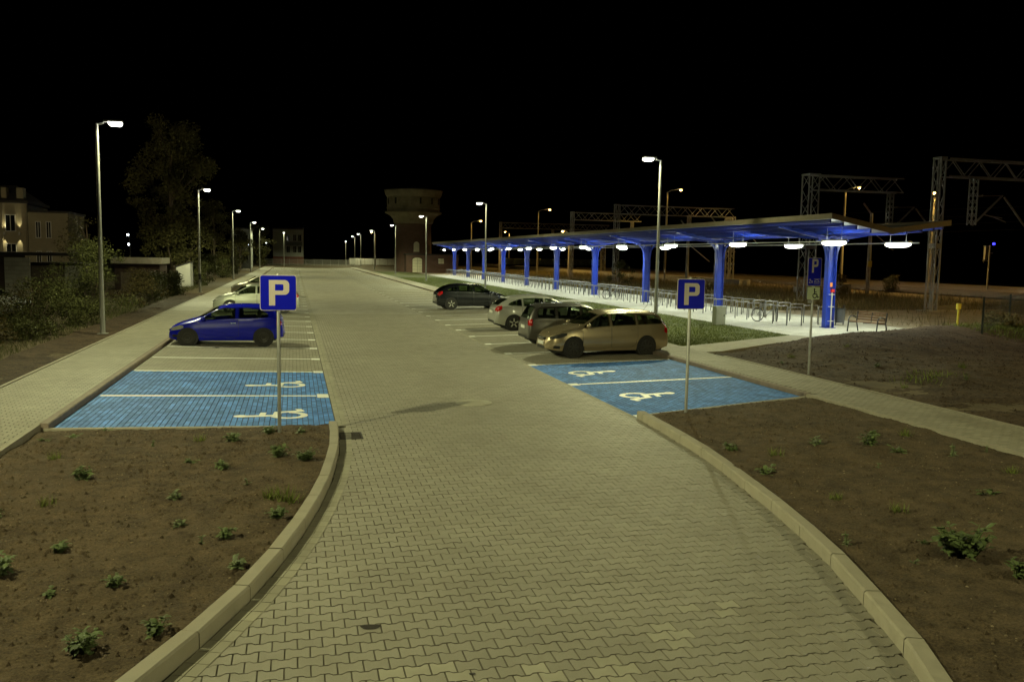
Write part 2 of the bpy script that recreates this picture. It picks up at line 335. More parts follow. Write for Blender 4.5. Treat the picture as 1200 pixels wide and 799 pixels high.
# the 300 that show largest, by depth from the camera and inside the frame
def in_view(x, y):
    d = np.array([x, y, -3.2]); w = d @ np.array(f_); 
    return w > 0 and abs(d @ np.array(r_)) / w < 0.6 and abs(d @ np.array(u_)) / w < 0.405
seen = sorted([p for p in spots if in_view(*p)], key=lambda p: p[0] ** 2 + p[1] ** 2)
near = set(seen[:300])
def paver_mb(m, vs):
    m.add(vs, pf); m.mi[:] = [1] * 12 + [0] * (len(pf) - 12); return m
mpv = paver_mb(MB(), pv).mesh('paver', [M['paver'], M['edge']])
mpp = paver_mb(MB(), pv).mesh('paver_pale', [M['paver_pale'], M['edge']])
PALE = []
for (ax, ay, n_) in [(0.55, 5.45, 5), (1.5, 5.6, 5), (2.4, 5.8, 4), (3.1, 6.6, 4), (3.7, 6.9, 3), (1.0, 6.0, 3), (2.0, 5.3, 3)]:
    c = sorted(seen[:400], key=lambda p: (p[0] - ax) ** 2 + (p[1] - ay) ** 2)[:n_ + 4]; random.shuffle(c); PALE += c[:n_]
PALE = set(PALE); hidden = MB()
for (x, y) in spots:
    if (x, y) in near:
        o = place('paver', mpp if (x, y) in PALE else mpv, drive, (x, y, random.uniform(-0.0015, 0.0015)), (random.uniform(-.011, .011), random.uniform(-.011, .011), random.uniform(-.012, .012)))
    else:
        dz = random.uniform(-0.0025, 0.0025); tx, ty = random.uniform(-.011, .011), random.uniform(-.011, .011)
        o_ = len(hidden.v); hidden.add([(x + a, y + b, c + dz + a * tx + b * ty) for a, b, c in pv], pf); hidden.mi[-len(pf):] = [1] * 12 + [0] * (len(pf) - 12)
hidden.build('distant_pavers', [M['paver'], M['edge']], drive, kind='stuff')
# gutter course along the left kerb, straight on along the left bays
gut = MB()
def offset_pt(tab, y, off):
    e = 0.05; d = Vector((pl(tab, y + e) - pl(tab, y - e), 2 * e)).normalized(); return Vector((pl(tab, y) + d.y * off, y - d.x * off)), d
y = 3.3
while y < 15.75:
    for off in (0.06, 0.165):
        p, d = offset_pt(KL, y, off); nrm = Vector((d.y, -d.x))
        c = [p + d * a + nrm * b for a, b in ((-.097, -.048), (-.097, .048), (.097, .048), (.097, -.048))]
        gut.poly([(q.x, q.y) for q in c], -0.01, 0.006)
    y += 0.2 * math.cos(math.atan2(d.x, d.y))
y = 16.05
while y < 40:
    for x in (0.79, 0.89): gut.box((x - .047, y - .097, -0.01), (x + .047, y + .097, 0.006))
    y += 0.2
y = 16.05
while y < 40:
    gut.box((6.60, y - .097, -0.01), (6.69, y + .097, 0.0045)); y += 0.2
gut.build('gutter_course', M['walk'], drive, kind='stuff')
MB().box((0.74, 40, -0.01), (0.94, Y_END, 0.005)).build('far_gutter', M['walk_far'], drive)
# dark spots dropped on the paving
M['oil'] = mat('oil_stain', (0.035, 0.03, 0.024), .5, var=.3, vscale=20)
for (x, y, a, b) in ((.61, 7.15, .085, .06), (1.12, 6.05, .03, .025), (1.42, 5.9, .035, .03), (1.3, 6.15, .025, .02), (2.35, 5.75, .05, .03)):
    n = 18; p = [(x + a * math.cos(t) * (1 + .18 * math.sin(3 * t + x)), y + b * math.sin(t) * (1 + .2 * math.cos(2 * t + y)), .0045) for t in [2 * PI * k / n for k in range(n)]]
    MB().add(p, [tuple(range(n))]).build('oil_stain', M['oil'], drive)
# ---- kerbs
kerb = empty('kerb', kind='structure')
def kerb_run(tab, y0, y1, off, w, z0, z1, m, step=1.0, side=1):
    """curved kerb of one-metre stones; off = start of the stone from the line, side = +1 to the right of travel"""
    y = y0; pts = [y]
    while y < y1:
        d = (pl(tab, y + .1) - pl(tab, y - .1)) / .2; y += step / math.sqrt(1 + d * d); pts.append(min(y, y1))
    for a, b in zip(pts, pts[1:]):
        if b - a < 0.08: continue
        e = 0.007
        pa, da = offset_pt(tab, a + e, 0); pb, db = offset_pt(tab, b - e, 0)
        na, nb = Vector((da.y, -da.x)) * side, Vector((db.y, -db.x)) * side
        q = [pa + na * off, pb + nb * off, pb + nb * (off + w), pa + na * (off + w)]
        bv = 0.018
        t = [pa + na * (off + bv), pb + nb * (off + bv), pb + nb * (off + w - .006), pa + na * (off + w - .006)]
        dz = random.uniform(-.004, .004)
        vs = [(p.x, p.y, z0) for p in q] + [(p.x, p.y, z1 - bv + dz) for p in q] + [(p.x, p.y, z1 + dz) for p in t]
        fs = [(k, (k + 1) % 4, 4 + (k + 1) % 4, 4 + k) for k in range(4)] + [(4 + k, 4 + (k + 1) % 4, 8 + (k + 1) % 4, 8 + k) for k in range(4)] + [(8, 9, 10, 11)]
        if side < 0: pass
        MB().add(vs, [tuple(reversed(f)) for f in fs] if side > 0 else fs).build('kerb_stone', m, kerb)
kerb_run(KL, 3.0, 15.75, 0.0, 0.155, -0.1, 0.145, M['kerb'], side=-1)
kerb_run(KR, 3.0, 15.85, 0.0, 0.155, -0.1, 0.145, M['kerb'], side=1)
# kerbs between bays and walks
LW = [(0, -4.07), (300, -4.07)]; RW = [(0, 11.24), (300, 11.24)]
kerb_run(LW, 15.75, 60.75, 0.0, 0.14, -0.05, 0.245, M['kerb_dark'], side=-1)
kerb_run(RW, 16.95, 60.95, 0.0, 0.14, -0.05, 0.225, M['kerb_dark'], side=1)
MB().box((-4.21, 60.8, -.05), (-4.07, Y_END, 0.245)).box((11.24, 61, -.05), (11.38, Y_END, .225)).build('far_kerb', M['kerb_dark'], kerb)
# concrete edging at the head of both soil beds
def edging(p, q, w, z0p, z0q, m, n):
    p, q = Vector(p), Vector(q); d = (q - p) / n; nr = Vector((-d.y, d.x)).normalized() * w
    for k in range(n):
        a, b = p + d * k + d.normalized() * .004, p + d * (k + 1) - d.normalized() * .004
        za, zb = z0p + (z0q - z0p) * k / n, z0p + (z0q - z0p) * (k + 1) / n
        vs = [(a.x, a.y, -.1), (b.x, b.y, -.1), (b.x + nr.x, b.y + nr.y, -.1), (a.x + nr.x, a.y + nr.y, -.1), (a.x, a.y, za), (b.x, b.y, zb), (b.x + nr.x, b.y + nr.y, zb), (a.x + nr.x, a.y + nr.y, za)]
        MB().add(vs, [(0, 3, 2, 1), (4, 5, 6, 7), (0, 1, 5, 4), (1, 2, 6, 5), (2, 3, 7, 6), (3, 0, 4, 7)]).build('kerb_stone', m, kerb)
edging((-4.2, 15.72), (0.56, 15.72), 0.1, 0.16, 0.055, M['kerb'], 5)
edging((6.86, 15.8), (11.26, 16.82), 0.1, 0.06, 0.17, M['kerb'], 5)
# edging strips of the walks towards the soil
for x, y0, y1, n in ((-6.08, 8, 60, 52), (12.98, 8, 24, 16)):
    m = MB()
    for k in range(n): m.box((x - .04, y0 + k + .004, -.05), (x + .04, y0 + k + .996, .262 if x < 0 else .238))
    m.build('walk_edging', M['kerb'], kerb, kind='stuff')
m = MB()
for k in range(8): m.box((-4.25, 7.7 + k + .004, -.05), (-4.17, 7.7 + k + .996, .25))
m2 = MB()
for k in range(14): m2.box((11.16, 2.8 + k + .004, -.05), (11.24, 2.8 + k + .996, .232))
m.build('walk_edging', M['kerb'], kerb, kind='stuff'); m2.build('walk_edging', M['kerb'], kerb, kind='stuff')

# ---- paved fields of small rectangular stones
def field(x0, x1, y0, y1, zf, lx=0.2, ly=0.1, along_y=False, keep=None):
    m = MB(); ux, uy = (ly, lx) if along_y else (lx, ly)
    nx, ny = int((x1 - x0) / ux + .5), int((y1 - y0) / uy + .5); ux, uy = (x1 - x0) / nx, (y1 - y0) / ny
    for j in range(ny):
        for i in range(nx + 1):
            if along_y: a, c = x0 + i * ux, y0 + (j - (0.5 if i % 2 else 0)) * uy
            else: a, c = x0 + (i - (0.5 if j % 2 else 0)) * ux, y0 + j * uy
            b, d = a + ux, c + uy; a, b, c, d = max(a, x0), min(b, x1), max(c, y0), min(d, y1)
            if b - a < .02 or d - c < .02 or (keep and not keep((a + b) / 2, (c + d) / 2)): continue
            e, f2 = .002, .0075; dz = random.uniform(-.0012, .0012)
            vs = [(X, Y, zf(X, Y) - .012) for X, Y in ((a + e, c + e), (b - e, c + e), (b - e, d - e), (a + e, d - e))] + [(X, Y, zf(X, Y) + dz) for X, Y in ((a + f2, c + f2), (b - f2, c + f2), (b - f2, d - f2), (a + f2, d - f2))]
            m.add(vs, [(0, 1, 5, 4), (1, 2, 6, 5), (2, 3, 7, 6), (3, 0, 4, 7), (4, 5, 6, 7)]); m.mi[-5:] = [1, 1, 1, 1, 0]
    return m
bayL = empty('parking_bays', kind='structure'); bayR = empty('parking_bays', kind='structure')
zl, zr = (lambda x, y: gz_left(x)), (lambda x, y: gz_right(x))
LL = [19.43, 23.41, 26.29, 29.26] + [29.26 + 2.93 * k for k in range(1, 53)]
RL = [20.3, 24.18, 27.17, 30.19, 33.13, 36.0, 38.68] + [38.68 + 2.93 * k for k in range(1, 49)]
LL = [v for v in LL if v < Y_END]; RL = [v for v in RL if v < Y_END]
MB().grid([-4.08, 0.74], [15.7, 40], lambda x, y: gz_left(x) - .014).build('joint_bed', M['joint'], bayL)
field(-4.07, 0.73, 15.83, 23.41, zl, along_y=True).build('blue_pavers', [M['blue'], M['edge_blue']], bayL, kind='stuff')
field(-4.07, 0.73, 23.41, 40, zl).build('bay_pavers', [M['bay'], M['edge']], bayL, kind='stuff')
MB().grid([-4.08, 0.74], [40, Y_END], zl).build('far_paving', M['bay_far'], bayL)
MB().grid([6.68, 11.25], [15.7, 40], lambda x, y: gz_right(x) - .014).build('joint_bed', M['joint'], bayR)
field(6.69, 11.24, 15.9, 24.18, zr, along_y=True, keep=lambda x, y: y > 15.9 + (x - 6.86) * 1.02 / 4.4 + .1).build('blue_pavers', [M['blue'], M['edge_blue']], bayR, kind='stuff')
field(6.69, 11.24, 24.18, 40, zr).build('bay_pavers', [M['bay'], M['edge']], bayR, kind='stuff')
MB().grid([6.68, 11.25], [40, Y_END], zr).build('far_paving', M['bay_far'], bayR)
for Y in LL:
    w = .065
    MB().grid([-4.0, 0.45], [Y - w, Y + w], lambda x, y: gz_left(x) + .005).build('painted_line', M['paint'], bayL)
    if Y > 22: MB().grid([0.47, 0.72], [Y - .17, Y + .17], lambda x, y: gz_left(x) + .005).build('painted_line', M['paint'], bayL)
    else: MB().grid([0.47, 0.72], [Y - .25, Y + .25], lambda x, y: gz_left(x) + .005).build('painted_line', M['paint'], bayL)
for Y in [15.98] + RL:
    w = .065
    if Y > 16: MB().grid([6.97, 11.2], [Y - w, Y + w], lambda x, y: gz_right(x) + .005).build('painted_line', M['paint'], bayR)
    MB().grid([6.7, 6.95], [Y - .17, Y + .17] if Y > 16 else [Y - .1, Y + .14], lambda x, y: gz_right(x) + .005).build('painted_line', M['paint'], bayR)
def symbol_polys():
    """wheelchair user pictogram: list of flat polygons, u to the right, v up, about 1 high"""
    out = []
    def disc(cx, cy, r, n=16): out.append([(cx + r * math.cos(2 * PI * k / n), cy + r * math.sin(2 * PI * k / n)) for k in range(n)])
    def stroke(p, q, w):
        d = Vector(q) - Vector(p); n = Vector((-d.y, d.x)).normalized() * w / 2; e = d.normalized() * w * .3
        p, q = Vector(p) - e, Vector(q) + e
        out.append([tuple(p + n), tuple(p - n), tuple(q - n), tuple(q + n)])
    disc(0.38, 0.935, 0.095); stroke((0.38, 0.83), (0.42, 0.46), 0.125); stroke((0.40, 0.66), (0.64, 0.64), 0.085)
    stroke((0.43, 0.46), (0.68, 0.44), 0.11); stroke((0.68, 0.44), (0.79, 0.13), 0.11); stroke((0.79, 0.12), (0.93, 0.16), 0.09)
    c, r = (0.44, 0.30), 0.27
    for k in range(16):
        a, b = math.radians(118 + k * 15), math.radians(118 + (k + 1) * 15)
        out.append([(c[0] + rr * math.cos(t), c[1] + rr * math.sin(t)) for rr, t in ((r, a), (r - .10, a), (r - .10, b), (r, b))])
    return out
SYM = symbol_polys()
def ground_symbol(cx, cy, s, left, parent):
    m = MB(); k = 0
    for P_ in SYM:
        vs = []
        for u, v in P_:
            x, y = (cx - (v - .5) * s, cy + (u - .5) * s * .95) if left else (cx + (v - .5) * s, cy - (u - .5) * s * .95)
            vs.append((x, y, (gz_left(x) if left else gz_right(x)) + .005 + .0002 * k))
        m.add(vs, [tuple(range(len(vs)))]); k += 1
    m.build('wheelchair_symbol', M['paint'], parent)
ground_symbol(-0.42, 17.15, 1.4, True, bayL); ground_symbol(-0.42, 21.1, 1.4, True, bayL)
ground_symbol(7.95, 18.25, 1.4, False, bayR); ground_symbol(7.95, 22.1, 1.4, False, bayR)

# ---- walks
walkL = empty('sidewalk', kind='structure'); walkR = empty('sidewalk', kind='structure')
MB().box((-6.04, 2, -.05), (-4.21, 60, .226)).build('joint_bed', M['joint'], walkL)
field(-6.04, -4.21, 9, 45, lambda x, y: .24).build('walk_pavers', [M['walk'], M['edge']], walkL, kind='stuff')
MB().box((-6.04, 45, -.05), (-4.21, Y_END, .24)).build('far_paving', M['walk_far'], walkL)
MB().box((11.38, 2, -.05), (12.94, 45, .206)).build('joint_bed', M['joint'], walkR)
field(11.25, 12.94, 8, 45, lambda x, y: .22, keep=lambda x, y: x > 11.38 or y < 16.8).build('walk_pavers', [M['walk'], M['edge']], walkR, kind='stuff')
MB().box((11.2, 2, -.05), (11.38, 16.8, .206)).build('joint_bed', M['joint'], walkR)
MB().box((11.38, 45, -.05), (12.94, Y_END, .22)).build('far_paving', M['walk_far'], walkR)
path = empty('path', kind='structure')
def sheet(pts, z0, z1): return MB().poly(pts, z0, z1)
sheet([(12.94, 25.2), (13.6, 25.35), (16.7, 27.5), (20.2, 29.55), (19.45, 30.6), (13.1, 27.0), (12.94, 27.0)], -.05, .215).build('diagonal_paving', M['walk_far'], path)
sheet([(19.45, 30.6), (20.2, 29.55), (22.6, 30.25), (27.2, 32.95), (27.4, 36), (27.6, 140), (19.4, 140), (19.45, 60)], -.05, .222).build('canopy_paving', M['canopy_pave'], path)
sheet([(12.94, 54.5), (19.44, 54.9), (19.44, 57.4), (12.94, 57.0)], -.05, .216).build('cross_paving', M['walk_far'], path)
# ---- lawn strip and its grass
lawn = empty('lawn', kind='structure')
sheet([(12.94, 27.0), (13.1, 27.0), (19.45, 30.6), (19.44, 54.9), (12.94, 54.5)], -.05, .205).build('lawn_soil', M['lawn'], lawn)
sheet([(12.94, 57.0), (19.44, 57.4), (19.4, 150), (12.94, 150)], -.05, .205).build('lawn_soil', M['lawn'], lawn)
def blades(pts, hmin, hmax, w, lean=0.5):
    m = MB()
    for (x, y, z) in pts:
        h = random.uniform(hmin, hmax); a = random.uniform(0, 2 * PI); dx, dy = math.cos(a) * w, math.sin(a) * w
        lx, ly = random.gauss(0, lean * h), random.gauss(0, lean * h)
        m.add([(x - dx, y - dy, z), (x + dx, y + dy, z), (x + lx, y + ly, z + h)], [(0, 1, 2)])
    return m
pts = []
while len(pts) < 60000:
    y = 27 + (random.random() ** 1.7) * 85; x = random.uniform(12.98, 19.42)
    if y < 27.0 + (x - 13.1) * .567 + .05 or 54.5 < y < 57.3: continue
    if vnoise(x, y, 0.9) < -0.75: continue
    pts.append((x, y, .2))
blades(pts, .03, .075, .012).build('lawn_grass', M['grass'], kind='stuff')

# ---- soil beds and mound
def soil_sheet(name, x0, x1, y0, y1, step, zf, inside, m, **k):
    xs = np.arange(x0, x1 + step, step); ys = np.arange(y0, y1 + step, step); nx = len(xs)
    X, Y = np.meshgrid(xs, ys); n = X.shape
    def ns(sc):
        a = rng.random((int((ys[-1] - ys[0]) / sc) + 4, int((xs[-1] - xs[0]) / sc) + 4)); u = (X - xs[0]) / sc; v = (Y - ys[0]) / sc
        i, j = u.astype(int), v.astype(int); fu, fv = u - i, v - j; fu = fu * fu * (3 - 2 * fu); fv = fv * fv * (3 - 2 * fv)
        return (a[j, i] * (1 - fu) + a[j, i + 1] * fu) * (1 - fv) + (a[j + 1, i] * (1 - fu) + a[j + 1, i + 1] * fu) * fv - .5
    amp = k.get('amp', 1.0)
    Z = np.vectorize(zf)(X, Y) + amp * (0.05 * ns(1.1) + 0.035 * ns(.42) + 0.028 * np.abs(ns(.19)) + .018 * ns(.09) + .012 * ns(step))
    ok = np.vectorize(inside)(X, Y)
    idx = -np.ones(n, int); idx[ok] = np.arange(ok.sum())
    V = np.stack([X[ok], Y[ok], Z[ok]], 1)
    q = np.stack([idx[:-1, :-1], idx[:-1, 1:], idx[1:, 1:], idx[1:, :-1]], -1).reshape(-1, 4); q = q[(q >= 0).all(1)]
    mb = MB(); mb.v = [tuple(v) for v in V]; mb.f = [tuple(int(i) for i in f) for f in q]; mb.mi = [0] * len(q)
    o = mb.build(name, m, smooth=True, kind='structure'); return o, (xs, ys, Z)
def zbl(x, y): return 0.10 + 0.05 * sm(-1, -4, x) * 1.0 - .02 * sm(15.3, 15.75, y)
bedL, HL = soil_sheet('soil_bed', -4.3, 0.8, 4.0, 15.76, .035, zbl, lambda x, y: -4.2 < x < pl(KL, y) - .1 and y < 15.74, M['soil'])
def edge_r(x): return 15.8 + (x - 6.86) * 1.02 / 4.4
def zbr(x, y): return 0.105 + 0.08 * sm(7, 11, x) - .03 * sm(.35, 0, edge_r(x) - y)
bedR, HR = soil_sheet('soil_bed', 4.2, 11.25, 4.6, 16.9, .042, zbr, lambda x, y: pl(KR, y) + .1 < x < 11.2 and y < edge_r(x) + .03, M['soil'])
def path_edge(x): return pl([(12.9, 25.15), (13.6, 25.35), (16.7, 27.5), (20.2, 29.55), (22.6, 30.25), (27.2, 32.95), (40, 34)], x)
def zmd(x, y):
    t = sm(14, 20, x) * sm(40, 28, x)
    return .17 + .42 * t * math.exp(-((y - path_edge(x) + 2.6) / 2.3) ** 2) + .16 * sm(14, 18, x) * math.exp(-((y - 19) / 4.0) ** 2) * (.5 + .5 * vnoise(x, y, .5)) - .04 * sm(.5, 0, path_edge(x) - y)
mound, HM = soil_sheet('soil_mound', 13.0, 33, 6, 34, .085, zmd, lambda x, y: y < path_edge(x) + .03 and x > 13.0, M['soil_dark'], amp=1.6)
verge, HV = soil_sheet('soil_verge', -7.6, -6.06, 10, 64, .07, lambda x, y: .19 + .05 * sm(-6.6, -7.6, x), lambda x, y: x < -6.07, M['soil_dark'], amp=1.0)
def hsample(H, x, y):
    xs, ys, Z = H; i = min(max(int(round((x - xs[0]) / (xs[1] - xs[0]))), 0), len(xs) - 1); j = min(max(int(round((y - ys[0]) / (ys[1] - ys[0]))), 0), len(ys) - 1); return float(Z[j, i])
st = MB()
for _ in range(5200):
    r = random.random()
    if r < .42: x, y = random.uniform(-4.1, .6), random.uniform(5, 15.6); H = HL; ok = x < pl(KL, y) - .22
    elif r < .9: x, y = random.uniform(4.6, 11.1), random.uniform(4.8, 16.6); H = HR; ok = pl(KR, y) + .22 < x and y < edge_r(x) - .1
    else: x, y = random.uniform(13.2, 26), random.uniform(11, 29); H = HM; ok = y < path_edge(x) - .1
    if not ok: continue
    s = random.choice((.005, .006, .008, .010, .010, .013, .017)) * random.uniform(.7, 1.2); z = hsample(H, x, y); e = [random.uniform(.7, 1.3) * s for _ in range(5)]
    st.add([(x - e[0], y, z), (x, y - e[1], z + s * .2), (x + e[2], y, z), (x, y + e[3], z + s * .2), (x, y, z + e[4] * .9)], [(0, 1, 4), (1, 2, 4), (2, 3, 4), (3, 0, 4)])
st.build('soil_pebbles', M['stone'], kind='stuff')
def clods(cnt, H, m, name, rx, ry, ok, sz):
    st = MB()
    for _ in range(cnt):
        x, y = random.uniform(*rx), random.uniform(*ry)
        if not ok(x, y) or vnoise(x, y, 1.1, 5) + random.gauss(0, .5) < -.1: continue
        s = random.choice(sz) * random.uniform(.6, 1.3); z = hsample(H, x, y) - s * .15; e = [random.uniform(.6, 1.4) * s for _ in range(7)]; t = random.uniform(0, 1.5); c, q = math.cos(t), math.sin(t)
        P_ = [(-e[0], 0, 0), (0, -e[1], 0), (e[2], 0, 0), (0, e[3], 0), (e[4] * .3, e[5] * .3 - s * .2, e[6] * .8)]
        st.add([(x + a * c - b * q, y + a * q + b * c, z + d) for a, b, d in P_], [(0, 1, 4), (1, 2, 4), (2, 3, 4), (3, 0, 4)])
    st.build(name, m, kind='stuff')
clods(13000, HL, M['soil'], 'soil_clods', (-4.1, .6), (5, 15.6), lambda x, y: x < pl(KL, y) - .2, (.006, .009, .012, .016, .022, .032))
clods(15000, HR, M['soil'], 'soil_clods', (4.6, 11.1), (4.8, 16.6), lambda x, y: pl(KR, y) + .2 < x and y < edge_r(x) - .08, (.006, .009, .012, .016, .022, .032))
clods(16000, HM, M['soil_dark'], 'mound_clods', (13.1, 26), (10, 31), lambda x, y: y < path_edge(x) - .05, (.012, .016, .02, .028, .04))
# ================================================================ CARS
def pchip(tab):
    xs = np.array([a for a, _ in tab], float); ys = np.array([b for _, b in tab], float)
    h = np.diff(xs); d = np.diff(ys) / h; m = np.zeros(len(xs)); m[0], m[-1] = d[0], d[-1]
    for i in range(1, len(xs) - 1):
        if d[i - 1] * d[i] > 0:
            w1, w2 = 2 * h[i] + h[i - 1], h[i] + 2 * h[i - 1]; m[i] = (w1 + w2) / (w1 / d[i - 1] + w2 / d[i])
    def f(x):
        x = min(max(x, xs[0]), xs[-1]); i = min(max(int(np.searchsorted(xs, x)) - 1, 0), len(h) - 1); t = (x - xs[i]) / h[i]
        return float((2*t**3-3*t*t+1)*ys[i] + (t**3-2*t*t+t)*h[i]*m[i] + (-2*t**3+3*t*t)*ys[i+1] + (t**3-t*t)*h[i]*m[i+1])
    return f
CAR_GLASS = mat('car_glass', (0.004, 0.006, 0.005), 0.03, spec=0.6)
def _tint(m, a):                                  # tinted panes: mostly clear, with a mirror coat
    nt = m.node_tree; N = nt.nodes; o = N['Material Output']; b = N['Principled BSDF']; t = N.new('ShaderNodeBsdfTransparent'); t.inputs[0].default_value = (.55, .62, .52, 1); mx = N.new('ShaderNodeMixShader'); mx.inputs[0].default_value = a
    nt.links.new(b.outputs[0], mx.inputs[1]); nt.links.new(t.outputs[0], mx.inputs[2]); nt.links.new(mx.outputs[0], o.inputs[0])
_tint(CAR_GLASS, .72)
CAR_TRIM = mat('car_trim', (0.015, 0.015, 0.015), 0.5)
LIGHT_CLEAR = mat('headlight_glass', (0.55, 0.56, 0.50), 0.12, 0.4, coat=1.0)
LIGHT_DARK = mat('smoked_headlight', (0.07, 0.07, 0.065), 0.08, 0.3, coat=1.0)
SEAT = mat('seat_cloth', (0.03, 0.03, 0.032), .9)
LIGHT_RED = mat('tail_light_glass', (0.42, 0.008, 0.008), 0.15, coat=1.0)
CHROME = mat('chrome', (0.7, 0.7, 0.68), 0.15, 1.0)
ALLOY = mat('alloy_wheel', (0.55, 0.55, 0.50), 0.3, 0.7)
STEEL_WHEEL = mat('dark_wheel', (0.035, 0.033, 0.03), 0.5, 0.3)
PLATE = mat('number_plate', (0.6, 0.6, 0.55), 0.5)
class Car:
    def __init__(s, top, belt, wid, roofw, wheels, R, z0=0.2, L=None):
        s.top, s.belt, s.wid, s.roofw = pchip(top), pchip(belt), pchip(wid), pchip(roofw)
        s.x0, s.x1 = top[0][0], top[-1][0]; s.wheels = wheels; s.R = R; s.z0 = z0
    def base(s, x): return s.z0 + 0.12 * sm(s.x1 - .45, s.x1, x) * 0.4 + .10 * sm(s.x0 + .5, s.x0, x)
    def arch(s, x):
        z = s.base(x)
        for xw in s.wheels:
            r = s.R + .055
            if abs(x - xw) < r: z = max(z, s.R + math.sqrt(r * r - (x - xw) ** 2))
        return z
    def k(s, x):
        zt = s.top(x); w = s.wid(x); zb = min(s.belt(x), zt - .045); gap = zt - zb
        e = min(.10, .42 * gap); wr = min(s.roofw(x) * w, w * .95); return zt, w, zb, e, wr
    def side(s, x, z):
        zt, w, zb, e, wr = s.k(x); b = s.base(x)
        if z <= zb:
            t = max(0, (z - b) / (zb - b)); y = w * (.925 + .075 * math.sin(min(t / .42, 1) * PI / 2))
            return y - w * .04 * sm(.5, 1, t)
        za = zt - e; u = min(1, (z - zb) / max(za - zb, 1e-4)); wb = w * .96; return wb + (wr - wb) * u ** 1.18
    def topz(s, x, y):
        zt, w, zb, e, wr = s.k(x); return zt - e * min(1, abs(y) / wr) ** 2.7
    def body(s, holes=(), screens=()):
        xs = set(np.linspace(s.x0, s.x1, 120).tolist())
        for xw in s.wheels:
            r = s.R + .055
            for t in np.linspace(0, PI, 17): xs.add(xw + r * math.cos(t) * .999)
        for t in (.004, .012, .03, .06): xs.add(s.x0 + t); xs.add(s.x1 - t)
        xs = sorted(xs); xs = [x for i, x in enumerate(xs) if i == 0 or x - xs[i - 1] > 5e-4]
        m = MB(); rows = []
        for x in xs:
            zt, w, zb, e, wr = s.k(x); zl = min(s.arch(x), zb - .01); half = []
            for i in range(9): z = zl + (zb - zl) * i / 8; half.append((s.side(x, z), z))
            for i in range(1, 15): z = zb + (zt - e - zb) * i / 14; half.append((s.side(x, z), z))
            for i in range(1, 11): y = wr * (1 - i / 10.0); half.append((y, s.topz(x, y)))
            rows.append([(x, y, z) for y, z in half] + [(x, -y, z) for y, z in reversed(half[:-1])])
        n = len(rows[0]); vs = [p for r in rows for p in r]
        fs = [(i * n + j, i * n + j + 1, (i + 1) * n + j + 1, (i + 1) * n + j) for i in range(len(rows) - 1) for j in range(n - 1)]
        fs += [tuple(reversed(range(n))), tuple((len(rows) - 1) * n + j for j in range(n))]
        def cut(f):
            if len(f) != 4: return False
            j = f[0] % n; j = min(j, n - 2 - j)
            cx, cy, cz = [sum(vs[q][a] for q in f) / 4 for a in range(3)]
            if 9 <= j < 22:
                for tab in holes:
                    if tab[0][0] + .03 < cx < tab[-1][0] - .03 and pl([(a, b) for a, b, _ in tab], cx) + .012 < cz < pl([(a, c) for a, _, c in tab], cx) - .012: return True
            if j >= 22:
                for a, b, a2, b2, fr, nm in screens:
                    v = abs(cy) / (s.k(cx)[4] * fr)
                    if v < .96 and a + (a2 - a) * v * v + .03 < cx < b + (b2 - b) * v * v - .03: return True
            return False
        fs = [tuple(reversed(f)) for f in fs if not cut(f)]
        m.add(vs, fs); return m
    def spatch(s, tab, sgn, off=.007, nx=14, nz=5):
        """patch on the body side: tab = [(x, z_low, z_high)]"""
        x0, x1 = tab[0][0], tab[-1][0]; lo = [(a, b) for a, b, _ in tab]; hi = [(a, c) for a, _, c in tab]; vs = []
        for i in range(nx + 1):
            x = x0 + (x1 - x0) * i / nx; a, b = pl(lo, x), pl(hi, x)
            for j in range(nz + 1): z = a + (b - a) * j / nz; vs.append((x, sgn * (s.side(x, z) + off), z + off * .3))
        n = nz + 1; fs = [(i * n + j, (i + 1) * n + j, (i + 1) * n + j + 1, i * n + j + 1) for i in range(nx) for j in range(nz)]
        if sgn > 0: fs = [tuple(reversed(f)) for f in fs]
        return MB().add(vs, fs)
    def tpatch(s, x0, x1, fr=.92, off=.008, nx=10, ny=12, x0s=None, x1s=None):
        """patch on the upper surface (windscreen, bonnet seam); ends may curve: x at the sides"""
        vs = []; x0s = x0 if x0s is None else x0s; x1s = x1 if x1s is None else x1s
        for i in range(nx + 1):
            for j in range(ny + 1):
                v = -1 + 2 * j / ny; a = x0 + (x0s - x0) * v * v; b = x1 + (x1s - x1) * v * v; x = a + (b - a) * i / nx
                y = v * fr * s.k(x)[4]; z = s.topz(x, y); sl = (s.top(x + .02) - s.top(x - .02)) / .04; q = math.sqrt(1 + sl * sl)
                vs.append((x - sl / q * off, y, z + off / q))
        n = ny + 1; return MB().add(vs, [(i * n + j, (i + 1) * n + j, (i + 1) * n + j + 1, i * n + j + 1) for i in range(nx) for j in range(ny)])
def spoke_rim(m, r, y, sgn, n=5, dark=False):
    m.lathe([(r, -.05), (r, .045), (r * .93, .05), (r * .88, .02)], 28, 'y', (0, 0, 0), cap=False)
    for i in range(n):
        t = 2 * PI * i / n + .3; c, s_ = math.cos(t), math.sin(t)
        m.bar((c * .05, sgn * .038, s_ * .05), (c * r * .92, sgn * .03, s_ * r * .92), .055, .022, up=(0, 1, 0))
    m.lathe([(.07, -.03), (.07, .048), (.03, .052)], 16, 'y', cap=True)
